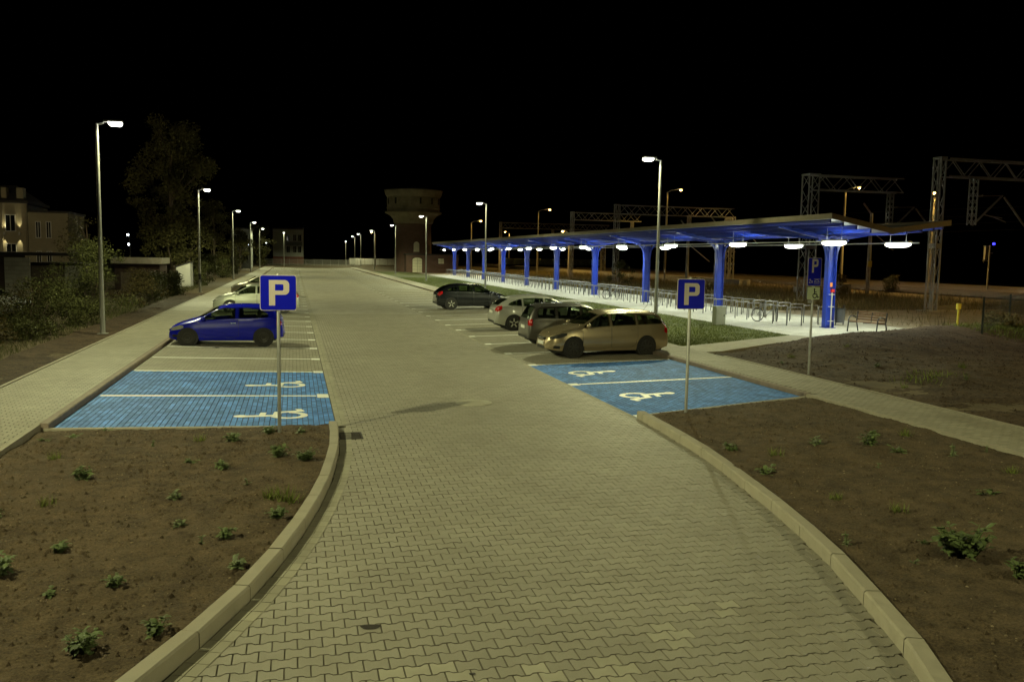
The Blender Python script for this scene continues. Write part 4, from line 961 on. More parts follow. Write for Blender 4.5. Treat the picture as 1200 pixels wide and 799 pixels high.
pr = make_post(); pr.parent = can
for i, y in enumerate(PY):
    p = pr if i == 0 else copy_tree(pr, can)
    p.location = (0, y, 0)
for x in (-1.7, 1.8):
    MB().tube([(x, .6, 3.83), (x, LEN - .6, 3.83)], .022, 8).build('conduit', M['conduit'], can)
for y in PY[:6]:                                # sloping struts under the left wing
    for sx in (-1, 1): MB().bar((sx * .3, y + .1, 4.0), (sx * 2.0, y + 3.6, roof_z(sx * 2.0) - .22), .09, .12).build('strut', M['blue_steel'], can)
# box, sticker and downpipe on the first post
MB().box((-.06, 3.72, 1.62), (.08, 3.845, 1.76)).build('red_box', M['red'], can)
MB().box((-.09, 3.838, 1.86), (.03, 3.846, 2.05)).build('sticker', M['orange'], can)
MB().tube([(.0, 3.79, .02), (.0, 3.79, 1.6)], .028, 8).build('downpipe', M['conduit'], can)
for z in (.3, .95, 1.5): MB().box((-.13, 3.76, z), (.13, 3.85, z + .03)).build('pipe_clip', M['conduit'], can)
# hanging lamps, each a thing of its own
def canopy_lamp():
    r = empty('canopy_lamp')
    MB().box((-.10, -.77, .05), (.10, .77, .12)).build('housing', M['conduit'], r)
    MB().tube([(0, -.77, .03), (0, -.75, .0), (0, -.55, -.02), (0, 0, -.03), (0, .55, -.02), (0, .75, 0), (0, .77, .03)], [.03, .06, .095, .10, .095, .06, .03], 12).build('tube', M['tube'], r, smooth=True)
    for y in (-.5, .5): MB().tube([(0, y, .1), (0, y, .62)], .008, 5).build('hanger', M['galv_d'], r)
    lamp('lamp_light', 'AREA', r, (0, 0, -.16), P_TUBE, TUBE, (0, 0, 0), shape='RECTANGLE', size=.12, size_y=1.45)
    lamp('lamp_light', 'AREA', r, (0, 0, .14), P_TUBE * .07, TUBE, (PI, 0, 0), shape='RECTANGLE', size=.16, size_y=1.45)
    return r
cl = canopy_lamp()
for i in range(13):
    for row, x, y in ((0, 21.8, 31.4 + 8 * i), (1, 25.3, 31.9 + 8 * i)):
        if y > 131: continue
        o = cl if (i == 0 and row == 0) else copy_tree(cl)
        o.location = (x, y, 4.0)
        lab = 'lit tube lamp hanging in the back row under the canopy' if row else 'lit tube lamp hanging in the front row under the canopy'
        if i == 0: lab = 'lit tube lamp at the free end of the canopy, overhanging the bench' if row else 'lit tube lamp hanging in front of the first blue post'
        tag(o, lab, 'lamp', ('first back lamp' if row else 'first front lamp') + ' under the canopy' if i == 0 else ('back' if row else 'front') + ' row of lamps under the canopy')

# ================================================================ BIKE STANDS, BIKES, BENCH
mh = MB()
rr = .07; hp = [(0, 0, -.02), (0, 0, .78)] + [(rr - rr * math.cos(t), 0, .78 + rr * math.sin(t)) for t in (PI / 8, PI / 4, 3 * PI / 8, PI / 2)] + [(.78 - rr + rr * math.sin(t), 0, .78 + rr * math.cos(t)) for t in (0, PI / 8, PI / 4, 3 * PI / 8)] + [(.78, 0, .78), (.78, 0, -.02)]
mh.tube(hp, .026, 8); mhoop = mh.mesh('bike_stand', M['hoop'], smooth=True)
yy = 35.2; n = 0
while yy < 128:
    for row, x in ((0, 22.15), (1, 24.05)):
        lab = 'galvanised hoop in the back row of bike stands' if row else 'galvanised hoop in the front row of bike stands'
        grp = ('back' if row else 'front') + ' row of bike stands under the canopy'
        if n == 2 and row == 0: lab, grp = 'galvanised hoop stand that the leaning bicycle is parked against', None
        if n == 0: lab, grp = ('nearest hoop stand of the back row, by the first blue post' if row else 'nearest hoop stand of the front row, by the tall sign'), None
        place('bike_stand', mhoop, None, (x, yy + (.35 if row else 0), .22), None, lab, 'bike stand', grp)
    yy += 1.2; n += 1
def bicycle(loc, rz, label, rust=False):
    r = empty('bicycle', loc, rz, label, 'bicycle')
    R = .34; fm = mat('bike_frame', (0.12, 0.13, 0.14), .35, .5)
    a, f_h, bb = Vector((0, 0, R)), Vector((1.05, 0, R)), Vector((.42, 0, .28))
    for c in (a, f_h):
        w = empty('wheel', c, 0 if c is a else 1.15); w.parent = r
        MB().tube([(R * .95 * math.cos(t), 0, R * .95 * math.sin(t)) for t in np.linspace(0, 2 * PI, 29)], .022, 6, cap=False).build('tyre', M['rubber'], w, smooth=True)
        m = MB()
        for k in range(14):
            t = 2 * PI * k / 14; m.tube([(0, .02 * (-1) ** k, 0), (R * .93 * math.cos(t), 0, R * .93 * math.sin(t))], .0025, 3)
        m.lathe([(.02, -.04), (.02, .04)], 8, 'y'); m.build('spokes', M['galv'], w)
    st_, hd0, hd1 = Vector((.27, 0, .78)), Vector((.90, 0, .66)), Vector((.86, 0, .80))
    m = MB()
    for p, q in ((bb, st_), (bb, hd0), (st_, hd1), (hd0, hd1), (a, bb), (a, st_)): m.tube([p, q], .017, 7)
    m.build('frame', fm, r, smooth=True, angle=40)
    m = MB()
    for s in (-1, 1): m.tube([hd0, f_h + Vector((0, s * .05, 0))], .013, 6)
    m.build('fork', fm, r, smooth=True)
    MB().tube([hd1, (.84, 0, .98)], .014, 6).tube([(.80, -.30, 1.04), (.84, -.12, .99), (.84, .12, .99), (.80, .30, 1.04)], .014, 6).build('handlebar', M['galv'], r, smooth=True)
    MB().tube([st_, st_ + Vector((-.03, 0, .14))], .014, 6).poly([(.12, -.07), (.26, -.09), (.38, -.02), (.42, 0), (.38, .02), (.26, .09), (.12, .07)], .92, .96).build('saddle', M['black'], r)
    MB().lathe([(.095, -.006), (.095, .006)], 18, 'y', tuple(bb)).bar(bb + Vector((0, .05, 0)), bb + Vector((.1, .05, -.13)), .02).bar(bb + Vector((0, -.05, 0)), bb + Vector((-.1, -.05, .13)), .02).build('crank', M['galv_d'], r)
    MB().tube([(.02, .0, .72), (-.25, 0, .72)], .01, 5).tube([(-.2, 0, .72), a], .008, 5).build('luggage_rack', M['galv_d'], r)
    return r
bk = bicycle((22.05, 37.62, .222), .0, 'bicycle leaning on a hoop stand left of the tall sign')
bicycle((22.1, 58.9, .222), .1, 'second bicycle, dark and small, farther along the bike stands')

bench = empty('bench', (23.72, 31.55, .222), math.radians(-74), 'slatted park bench with curved steel arms at the end of the canopy', 'bench')
for sx in (-.72, .72):
    m = MB(); m.tube([(sx, -.32, 0), (sx, -.26, .55), (sx, -.20, .64), (sx, -.08, .68), (sx, .08, .66), (sx, .2, .60)], .028, 8).tube([(sx, .38, 0), (sx, .26, .42), (sx, .33, .86)], .028, 8).tube([(sx, -.27, .42), (sx, .26, .40)], .024, 8)
    m.build('bench_frame', M['frame'], bench, smooth=True, angle=40)
MB().tube([(0, -.25, .40), (0, .26, .39), (0, .33, .84)], .02, 6).build('bench_frame', M['frame'], bench)
for hx in (-.36, .36):
    for k in range(5): MB().cbox((hx, -.21 + .11 * k, .45 - .004 * k), (.70, .07, .03)).build('slat', M['wood'], bench)
    for k in range(4): MB().cbox((hx, .285 + .022 * k, .53 + .105 * k), (.70, .028, .06)).build('slat', M['wood'], bench)
lb = empty('litter_bin', (25.1, 35.4, .222), .3, 'dark litter bin behind the first blue post', 'bin')
MB().lathe([(.22, .12), (.25, .75)], 16).build('bucket', mat('bin_grey', (0.07, 0.075, 0.085), .5), lb, smooth=True, angle=40)
MB().lathe([(.265, .75), (.265, .80), (.21, .80), (.21, .75)], 16, cap=False).build('rim', M['frame'], lb)
for s in (-1, 1): MB().bar((s * .28, 0, 0), (s * .28, 0, .95), .04).build('bracket', M['frame'], lb)
cb = empty('utility_cabinet', (19.1, 36.0, .2), 0, 'small grey utility cabinet on the lawn by the path', 'cabinet')
MB().box((-.24, -.19, 0), (.24, .19, .82)).build('housing', M['cabinet'], cb); MB().box((-.26, -.21, .82), (.26, .21, .87)).build('lid', M['cabinet'], cb)
dr = MB().box((-.21, -.202, .08), (.21, -.191, .78)).build('door', M['cabinet'], cb); MB().cbox((.16, -.207, .45), (.03, .012, .09)).build('handle', M['black'], dr)
# manhole, drain, tyre prints
mc = empty('manhole_cover', (3.78, 18.07, .002), 0, 'pale round manhole cover in the middle of the driveway', 'manhole cover')
MB().lathe([(.40, -.01), (.40, .008), (.34, .008), (.34, .004)], 28).build('frame', M['paver_pale'], mc)
m = MB().lathe([(.33, -.01), (.33, .009)], 28); 
for k in range(5): m.box((-.22, -.2 + .1 * k - .012, .009), (.22, -.2 + .1 * k + .012, .013))
m.build('lid', M['paver_pale'], mc)
dg = empty('drain_grate', (.94, 15.05, .0), 0, 'dark iron drain grate beside the left kerb', 'drain')
f = MB().box((-.2, -.28, -.01), (.2, -.25, .010)).box((-.2, .25, -.01), (.2, .28, .010)).box((-.2, -.25, -.01), (-.17, .25, .010)).box((.17, -.25, -.01), (.2, .25, .010)).build('frame', M['iron'], dg)
MB().box((-.17, -.25, -.012), (.17, .25, -.004)).build('pit', M['black'], dg)
for k in range(7): MB().box((-.17, -.225 + k * .07, -.004), (.17, -.19 + k * .07, .008)).build('bar', M['iron'], dg)
# ================================================================ RAILWAY SIDE
gp = empty('gravel_strip', kind='structure')
sheet([(27.4, 31.5), (33, 31.5), (44, 36), (60, 42), (60, 48), (27.45, 46)], .0, .23).build('gravel_sheet', M['gravel'], gp)
bal = MB(); 
bal.grid([52, 53.5, 62, 86, 87.5], list(range(-20, 420, 10)), lambda x, y: .12 if x in (52, 87.5) else .48)
bal.build('track_bed', M['ballast'], smooth=True, kind='structure')
for i, x in enumerate((55.0, 59.8, 66.0, 71.0, 78.0)):
    t = empty('railway_track', (x, 0, .48), 0, kind='structure')
    for s in (-.75, .75): MB().box((s - .036, -20, .12), (s + .036, 400, .27)).build('rail', M['rail'], t)
    m = MB(); y = -20
    while y < 260: m.box((-1.25, y, .0), (1.25, y + .26, .12)); y += .65
    m.build('sleepers', M['sleeper'], t, kind='stuff')
MB().box((50.2, 90, .1), (51.6, 300, .95)).build('platform_edge', M['concrete'], kind='structure')
def lattice(parent, p, q, wx, wy, n, chord, brace, joined=False, ring=True):
    """four-chord lattice girder from p to q; wx, wy = section size"""
    p, q = Vector(p), Vector(q); d = (q - p).normalized()
    a = Vector((0, 1, 0)) if abs(d.y) < .9 else Vector((1, 0, 0)); b = d.cross(a).normalized(); a = b.cross(d).normalized()
    cor = [a * sx * wx / 2 + b * sy * wy / 2 for sx, sy in ((-1, -1), (1, -1), (1, 1), (-1, 1))]
    L_ = []
    for c in cor: L_.append((p + c, q + c, chord, 'chord'))
    for k in range(n):
        u, v = p + (q - p) * k / n, p + (q - p) * (k + 1) / n
        for i in range(4):
            c0, c1 = cor[i], cor[(i + 1) % 4]
            if k % 2: c0, c1 = c1, c0
            L_.append((u + c0, v + c1, brace, 'brace'))
    if joined:
        m = MB()
        for s_, e, w, _ in L_: m.bar(s_, e, w)
        m.build('lattice', M['mast'], parent)
    else:
        for s_, e, w, nm in L_: MB().bar(s_, e, w).build(nm, M['mast'], parent)
def gantry(loc, span, label, drops, joined, second=None, ins=True, top=9.5, mw=(.62, .34)):
    g_ = empty('overhead_gantry', loc, 0, label, 'gantry', 'catenary gantries over the tracks')
    lattice(g_, (0, 0, 0), (0, 0, top), mw[0], mw[1], 9, .085, .034, joined)
    lattice(g_, (.4, 0, top - .55), (span, 0, top - .55), .8, 1.05, int(span / 1.0), .09, .045, joined)
    MB().box((-mw[1] / 2 - .06, -mw[0] / 2 - .06, top - .04), (mw[1] / 2 + .06, mw[0] / 2 + .06, top + .08)).build('cap_plate', M['mast'], g_)
    MB().box((-.55, -.65, -.3), (.55, .65, .15)).build('footing', M['concrete'], g_)
    if not joined: MB().box((-mw[1] / 2 - .03, -mw[0] / 2 - .03, 4.0), (mw[1] / 2 + .03, mw[0] / 2 + .03, 4.3)).build('tie_plate', M['mast'], g_)
    if second: lattice(g_, (second, 0, 0), (second, 0, top - 1), .8, .7, 11, .11, .05, joined)
    for x in drops:
        lattice(g_, (x, 0, top - 1.1), (x, 0, top - 4.0), .35, .32, 7, .07, .03, True)
        for sx in (1,):
            MB().bar((x + .1, 0, top - 4.0), (x + 2.2, .0, top - 2.1), .09).build('bracket_arm', M['mast'], g_)
            MB().bar((x, 0, top - 2.2), (x + 2.2, 0, top - 2.1), .045).build('stay', M['mast'], g_)
            MB().lathe([(.03, -.3), (.09, -.2), (.05, -.1), (.09, 0), (.05, .1), (.09, .2), (.03, .3)], 8, 'y', (x + .5, 0, top - 2.18)).build('insulator', M['bark'], g_)
            MB().tube([(x + .8, 0, top - 3.3), (x + 1.6, 0, top - 3.45), (x + 2.6, 0, top - 3.75)], .035, 6).tube([(x + 1.3, 0, top - 3.4), (x + 2.3, 0, top - 3.5)], .03, 6).build('steady_arm', M['mast'], g_)
            MB().bar((x + 2.35, 0, top - 2.2), (x + 4.4, 0, top - 4.3), .09).build('bracket_arm', M['mast'], g_)
    return g_
gantry((38.6, 45.3, .15), 22, 'nearest lattice catenary gantry at the right edge beyond the canopy end', (2.6, 12), False)
gantry((37.6, 57.4, .15), 7.8, 'short lattice catenary gantry rising behind the canopy lamps', (7.0,), False, mw=(.9, .85))
gantry((38.2, 98.8, .15), 15.6, 'wide catenary gantry behind the middle of the canopy', (9.6, 14.8), True, second=15.4, mw=(.6, .5))
gantry((38.8, 118.0, .15), 10.5, 'catenary gantry left of the wide one, beyond the canopy', (9.2,), True)
gantry((38.5, 161.0, .15), 22, 'dim far catenary gantry nearest to the water tower', (10.5,), True, second=21)
for x, z in ((43.6, 5.9), (43.6, 7.2), (53.4, 5.9), (53.4, 7.2)):
    pts = []
    for k in range(0, 31):
        y = 20 + 6 * k; t = (y % 60) / 60; pts.append((x, y, z - (.5 * 4 * t * (1 - t) if z > 7 else .0)))
    tag(MB().tube(pts, .012, 4).build('overhead_wire', M['band']), ['lower contact wire', 'upper sagging carrier wire'][z > 7] + (' over the nearer track' if x < 50 else ' over the farther track'), 'wire')
P_GLOBE = 1500
# concrete poles with sodium lamps
def yard_lamp(loc, H, head, label, power=P_SOD, arm=True):
    r = empty('yard_lamp', loc, 0, label, 'street lamp', 'orange sodium lamps in the railway yard')
    MB().lathe([(.17, -.2), (.15, 1.0), (.09, H)], 12).build('pole', M['concrete'], r, smooth=True, angle=40)
    hv = Vector(head)
    MB().tube([(0, 0, H - .05), hv * .3 + Vector((0, 0, H + .25)), hv * .8 + Vector((0, 0, H + .38))], .045, 8).build('arm', M['galv_d'], r, smooth=True)
    h = empty('lamp_head', hv + Vector((0, 0, H + .38))); h.parent = r; h.rotation_euler = (0, 0, math.atan2(hv.y, hv.x))
    MB().poly([(-.35, -.08), (-.1, -.14), (.3, -.11), (.38, 0), (.3, .11), (-.1, .14), (-.35, .08)], 0, .14).build('housing', M['galv_d'], h)
    MB().lathe([(.03, -.20), (.14, -.15), (.19, -.02), (.17, 0)], 12, c=(.08, 0, 0)).build('lens', M['sodium'], h, smooth=True)
    lamp('lamp_light', 'SPOT', h, (.08, 0, -.24), power, SODIUM, spot_size=math.radians(172), spot_blend=.2, shadow_soft_size=.12, throw=True)
    return r
yard_lamp((62.0, 73.2, .2), 9.6, (-.9, -.9, 0), 'orange lamp burning beside the nearest gantry mast')
yard_lamp((56.6, 80.0, .2), 10.5, (1.2, -.4, 0), 'orange lamp above the canopy end, beneath the short gantry')
yard_lamp((47.9, 105.8, .2), 11.8, (1.7, -.3, 0), 'tall orange lamp beside the second lamp post of the lawn, above the wide gantry')
yard_lamp((41.4, 145.0, .2), 10.9, (1.9, -.3, 0), 'orange lamp with a bent arm above the canopy middle')
yard_lamp((41.0, 126.0, .2), 6.6, (-1.1, -.3, 0), 'low orange lamp just over the canopy roof edge')
yard_lamp((30.9, 152.0, .2), 8.9, (1.6, -.3, 0), 'orange lamp closest to the right side of the water tower')
yard_lamp((53.0, 212.0, .2), 8.8, (-1.1, -.3, 0), 'far orange lamp with a lit stay, above the far canopy roof')
yard_lamp((45.0, 19.0, .2), 10.5, (-1.0, .7, 0), 'orange lamp of the yard, just right of the frame')
yard_lamp((20.5, 226.0, .2), 8.2, (-1.0, -.4, 0), 'far orange lamp left of the water tower', power=700)
def plain_pole(loc, H, label, boxz=None):
    r = empty('concrete_pole', loc, 0, label, 'pole')
    MB().lathe([(.2, -.2), (.13, H)], 12).build('pole', M['concrete'], r, smooth=True, angle=40)
    if boxz: MB().box((-.2, -.26, boxz), (.16, -.14, boxz + .55)).build('junction_box', M['yellow'], r)
    MB().bar((.1, 0, H - 1.6), (2.6, 0, H - 3.4), .07).bar((.0, 0, H - .1), (-.9, 0, H + .9), .12).build('bracket', M['mast'], r)
plain_pole((52.6, 70.2, .2), 7.6, 'concrete pole with a yellow box and a bracket, behind the tall sign', 2.6)
plain_pole((50.2, 96.0, .2), 7.4, 'concrete pole behind the second blue post from the near end', None)
plain_pole((40.6, 84.0, .2), 6.2, 'concrete pole behind the lawn lamp post')
sg = empty('rail_signal', (70.0, 74.2, .2), 0, 'railway signal post with a small blue light on the right', 'signal')
MB().lathe([(.1, 0), (.07, 5.0)], 10).build('post', M['galv_d'], sg, smooth=True, angle=40)
MB().box((-.62, -.12, 3.5), (-.38, .12, 4.9)).build('signal_head', M['mast'], sg)
MB().tube([(-.85, -.2, 3.2), (-.85, -.2, 4.9)], .03, 5).bar((-.8, 0, 4.9), (.1, 0, 4.9), .06).bar((-.8, 0, 3.4), (.1, 0, 3.4), .06).bar((0, 0, 4.2), (.4, 0, 4.2), .08).build('bracket', M['mast'], sg)
MB().lathe([(.0, -.12), (.12, -.1), (.12, .05)], 12, 'y', (.30, -.15, 5.15)).build('signal_lens', M['blue_led'], sg)
yp = empty('marker_post', (29.5, 32.85, .2), 0, 'slim bright yellow marker post with a square head', 'marker post')
MB().lathe([(.055, -.1), (.05, .95)], 12).build('post', M['yellow'], yp, smooth=True, angle=40); MB().box((-.085, -.07, .95), (.085, .07, 1.2)).build('head', M['yellow'], yp)
for k, (x, y, w, h, lab) in enumerate(((50.1, 70.5, 1.3, .9, 'small pale relay hut by the tracks behind the first blue post'), (47.0, 73.0, .5, .55, 'small white trackside box in the dry grass, left of the tall sign'), (56.5, 72.0, .45, .5, 'small white trackside box right of the relay hut'))):
    b = empty('trackside_box', (x, y, .2), 0, lab, 'box')
    MB().box((-w / 2, -.4, 0), (w / 2, .4, h)).build('housing', M['white_wall'], b); MB().box((-w / 2 - .04, -.44, h), (w / 2 + .04, .44, h + .06)).build('lid', M['concrete'], b); MB().cbox((0, -.41, h * .5), (w * .5, .02, h * .7)).build('door', M['cream'], b)
wg = empty('wagon', (60, 200, .6), 0, 'pale greenish row of low wagons far behind the canopy', 'wagon')
m = MB()
for k in range(8): MB().box((-12 + 3.2 * k, -1.2, .7), (-9.0 + 3.2 * k, 1.2, 2.1)).build('wagon_side', mat('wagon_pale', (.42, .47, .33), .8, var=.15, vscale=1.5), wg)
MB().box((-12.4, -1.0, .25), (14, 1.0, .7)).build('underframe', M['band'], wg)
# mesh fence beside the mound
mf = empty('mesh_fence', (26.75, 28.45, .2), math.atan2(2.92, 4.15), 'dark mesh fence with thin posts at the right edge', 'fence')
for k in range(4): MB().box((5.07 * k - .035, -.035, -.1), (5.07 * k + .035, .035, 1.72)).build('post', M['green_mesh'], mf)
m = MB()
for k in range(9): m.bar((0, 0, .15 + .18 * k), (15.2, 0, .15 + .18 * k), .009)
x = .1
while x < 15.2: m.bar((x, 0, .1), (x, 0, 1.66), .006); x += .1
m.build('wire_mesh', M['green_mesh'], mf, kind='stuff')

# ================================================================ WATER TOWER
wt = empty('water_tower', (20.25, 150.5, .1), 0, 'old brick water tower with an overhanging tank and a brick annex', 'water tower')
MB().lathe([(3.3, 0), (3.25, 1), (3.05, 8.0), (3.12, 8.05), (3.15, 8.5)], 40).build('shaft', BRK, wt, smooth=True, angle=30)
MB().lathe([(3.15, 8.4), (3.4, 8.6), (3.55, 9.2), (4.0, 9.75), (4.6, 10.1), (4.95, 10.25), (4.95, 10.5), (4.7, 10.52)], 40, cap=False).build('corbel', M['tank'], wt, smooth=True, angle=30)
tk = MB().lathe([(4.66, 10.4), (4.62, 11.0), (4.72, 11.02), (4.72, 11.2), (4.62, 11.25), (4.6, 13.0), (4.75, 13.1), (4.95, 13.5), (5.05, 13.9), (5.05, 14.1)], 20).build('tank', M['tank'], wt, smooth=True, angle=20)
MB().lathe([(5.15, 14.1), (5.15, 14.2), (.2, 14.9)], 20).build('roof', M['dark_roof'], wt)
def tower_open(ang, z0, z1, w, R, name, mm, arch=False, dep=.05):
    ca, sa = math.cos(ang), math.sin(ang); m = MB(); pts = [(-w / 2, z0), (w / 2, z0), (w / 2, z1)]
    if arch: pts += [(w / 2 * math.cos(t), z1 + w / 2 * math.sin(t)) for t in np.linspace(.2, PI - .2, 7)]
    pts += [(-w / 2, z1)]; n = len(pts)
    f = lambda a, z, r: (ca * r - sa * a, sa * r + ca * a, z)
    vs = [f(a, z, R - .3) for a, z in pts] + [f(a, z, R + dep) for a, z in pts]
    m.add(vs, [tuple(range(n, 2 * n))] + [(i, (i + 1) % n, n + (i + 1) % n, n + i) for i in range(n)]); return m.build(name, mm, wt)
for k in range(12): tower_open(-PI / 2 + .13 + 2 * PI * k / 12 * .92, 11.7, 12.75, .28, 4.63, 'window', M['black'])
tower_open(-PI / 2 + .04, 3.6, 4.85, .95, 3.2, 'window', M['window_board'], True)
tower_open(-PI / 2 + .9, 3.8, 4.6, .5, 3.2, 'window', M['dark_brick'], True)
MB().box((-1.9, -5.6, 0), (7.0, -1.0, 3.05)).build('annex_wall', BRK, wt)
MB().box((-2.05, -5.75, 3.05), (7.15, -.9, 3.25)).build('annex_roof', M['dark_roof'], wt)
def wall_arch(x0, x1, z0, z1, rise, name, mm):
    pts = [(x0, z0), (x1, z0), (x1, z1)] + [((x0 + x1) / 2 + (x1 - x0) / 2 * math.cos(t), z1 + rise * math.sin(t)) for t in np.linspace(.25, PI - .25, 7)] + [(x0, z1)]; n = len(pts)
    return MB().add([(a, -5.55, z) for a, z in pts] + [(a, -5.66, z) for a, z in pts], [tuple(range(n, 2 * n))] + [(i, (i + 1) % n, n + (i + 1) % n, n + i) for i in range(n)]).build(name, mm, wt)
d = wall_arch(-.85, .75, .1, 2.25, .35, 'arched_door', M['window_board'])
m = MB()
for z in (.6, 1.1, 1.6, 2.1): m.box((-.83, -5.675, z), (.73, -5.662, z + .04))
m.box((-.07, -5.68, .1), (-.02, -5.663, 2.5)); m.build('door_bar', M['tank'], d)
w_ = MB().box((3.55, -5.66, 1.65), (4.5, -5.55, 2.5)).build('annex_window', M['window_board'], wt)
MB().box((4.0, -5.675, 1.65), (4.05, -5.662, 2.5)).box((3.55, -5.68, 2.05), (4.5, -5.664, 2.1)).build('window_bar', M['tank'], w_)
m = MB()
for k in range(9): m.bar((-.85 + .2 * k, -5.64, 2.5 + .25 * math.sin(PI * k / 8)), (-.85 + .2 * k + .18, -5.64, 2.5 + .25 * math.sin(PI * (k + 1) / 8)), .14, .1)
m.build('door_lintel', BRK, wt)

# ================================================================ FENCE AT THE FAR END
ff = empty('white_fence', (-7.0, 216, .1), 0, 'long white railing across the far end of the car park', 'fence')
for k in range(12):
    x = 1.95 * k; MB().box((x - .05, -.05, 0), (x + .05, .05, 1.55)).build('post', M['white_wall'], ff)
    p = MB().box((x + .05, -.025, .25), (x + 1.9, .025, .31)).box((x + .05, -.025, 1.4), (x + 1.9, .025, 1.46))
    for j in range(12): p.box((x + .14 + .15 * j, -.02, .31), (x + .19 + .15 * j, .02, 1.4))
    p.build('railing_panel', M['white_wall'], ff)
MB().box((-.3, .3, -.1), (23, .5, .28)).build('plinth', M['concrete'], ff)
pf2 = empty('panel_fence', (14.6, 238, .1), 0, 'pale panel fence right of the railing, running to the water tower', 'fence')
for k in range(9):
    x = 2.05 * k; MB().box((x - .06, -.06, 0), (x + .06, .06, 1.9)).build('post', M['concrete'], pf2)
    for j in range(3): MB().box((x + .07, -.03, .1 + .58 * j), (x + 1.98, .03, .66 + .58 * j)).build('panel', M['white_wall'], pf2)
wb = empty('white_board', (13.9, 214.0, .1), 0, 'small white board standing at the fence corner', 'board')
MB().box((-.5, -.04, .6), (.5, .04, 1.9)).build('panel', M['white_wall'], wb); MB().box((-.4, .05, 0), (-.32, .1, 1.8)).box((.32, .05, 0), (.4, .1, 1.8)).build('legs', M['galv_d'], wb)

# ================================================================ BUILDINGS
def window(parent, x0, x1, z0, z1, y, m=None, frame=True):
    w = MB().box((x0, y - .0, z0), (x1, y + .12, z1)).build('window', m or M['glass'], parent)
    if frame:
        f = MB(); t = .06
        f.box((x0 - t, y - .05, z0 - t), (x1 + t, y + .02, z0)).box((x0 - t, y - .05, z1), (x1 + t, y + .02, z1 + t)).box((x0 - t, y - .05, z0), (x0, y + .02, z1)).box((x1, y - .05, z0), (x1 + t, y + .02, z1)).box(((x0 + x1) / 2 - .025, y - .03, z0), ((x0 + x1) / 2 + .025, y + .0, z1))
        f.build('frame', M['white_wall'], w)
    return w
vb = empty('villa', (-24.3, 80, .2), .05, 'cream two-storey house cut by the left edge, glowing wall lamps beside its windows', 'house')
MB().box((-8, 0, 0), (2.55, .3, 6.7)).build('wall', M['cream'], vb); MB().box((2.55, .35, 0), (5.6, 8, 6.0)).build('side_wall', M['cream'], vb); MB().box((-8, .3, 0), (2.55, 8, 6.6)).build('back_wall', M['cream'], vb)
MB().box((-8.3, -.25, 6.7), (2.75, 8, 6.9)).build('roof_edge', M['dark_roof'], vb); MB().box((2.76, .15, 6.0), (5.75, 8, 6.15)).build('wing_roof', M['dark_roof'], vb)
MB().add([(-8.2, -.2, 6.9), (2.6, -.2, 6.9), (2.6, 8, 6.9), (-8.2, 8, 6.9), (-8.2, 4, 8.4), (1.0, 4, 8.4)], [(0, 1, 5, 4), (1, 2, 5), (2, 3, 4, 5), (0, 4, 3)]).build('roof', M['dark_roof'], vb)
for x0, x1 in ((.6, 1.0), (1.75, 2.25)): MB().box((x0, .4, 6.95), (x1, 1.4, 8.0)).build('chimney', M['cream'], vb)
for x in (.45, 2.2): MB().box((x, -.14, 0), (x + .3, -.002, 6.68)).build('pilaster', M['cream'], vb)
window(vb, .98, 1.66, 4.4, 5.7, -.01); window(vb, .98, 1.66, 1.6, 3.3, -.01); window(vb, -1.6, -.6, 4.4, 5.7, -.01)
for x in (3.15, 3.95): window(vb, x, x + .3, 3.9, 5.2, .34); window(vb, x, x + .3, 1.6, 2.7, .34)
for x in (.86, 1.98):
    l = MB().box((x - .06, -.24, 4.05), (x + .06, -.0, 4.3)).build('wall_lamp', M['galv_d'], vb)
    for dz, rx in ((4.34, PI), (4.0, 0)): lamp('lamp_light', 'SPOT', vb, (x, -.16, dz), 120, (1, .9, .5), (rx + (-.05 if rx else .05), 0, 0), spot_size=math.radians(44), spot_blend=.7, shadow_soft_size=.02)
gl = empty('added_globe_lamp', (-20.8, 61, .2), 0, 'added globe lamp, unseen outside the left edge, lighting the tall tree', 'street lamp')  # unseen lamp added to light the tall tree and the house
MB().lathe([(.1, 0), (.06, 8.3)], 10).build('pole', M['band'], gl, smooth=True, angle=40); MB().lathe([(.05, 8.3), (.12, 8.4), (.12, 8.45)], 10).build('collar', M['band'], gl)
MB().lathe([(.02, 9.16), (.2, 9.08), (.28, 8.86), (.24, 8.6), (.1, 8.46)], 14).build('globe', M['sodium'], gl, smooth=True)
lamp('lamp_light', 'POINT', gl, (.0, -.0, 9.3), P_GLOBE, (1, .86, .48), shadow_soft_size=.25)
bw = empty('block_wall', (-16.2, 55, .2), 0, 'bare grey concrete block wall in the dark yard', 'wall')
for j in range(10):
    for i in range(5):
        x = i * .38 - (.19 if j % 2 else 0); a, b = max(0, x), min(1.3, x + .37)
        if b - a > .05: MB().box((a, 0, .245 * j), (b, .24, .245 * j + .235)).build('block', M['cmu'], bw)
MB().box((.004, .02, 0), (1.296, .22, 2.44)).build('mortar', M['joint'], bw); MB().box((-3.5, .3, 0), (0, 4, 2.55)).build('side_wall', M['dark_brick'], bw); MB().box((-3.6, .2, 2.56), (4.0, 4.2, 2.75)).build('roof', M['dark_roof'], bw)
gg = empty('garage', (-15.7, 58, .2), 0, 'low garage with two brown door panels and a white end wall', 'garage')
MB().box((-.1, .1, 0), (3.0, 4, 2.0)).build('wall', M['dark_brick'], gg); MB().box((-.2, -.05, 2.0), (3.1, 4.1, 2.12)).build('roof', M['dark_roof'], gg)
for x in (.1, .98): MB().box((x, .0, .75), (x + .84, .09, 1.92)).build('door_panel', M['brown_panel'], gg)
MB().box((1.95, .0, .55), (2.95, .09, 1.95)).build('end_wall', M['white_wall'], gg)
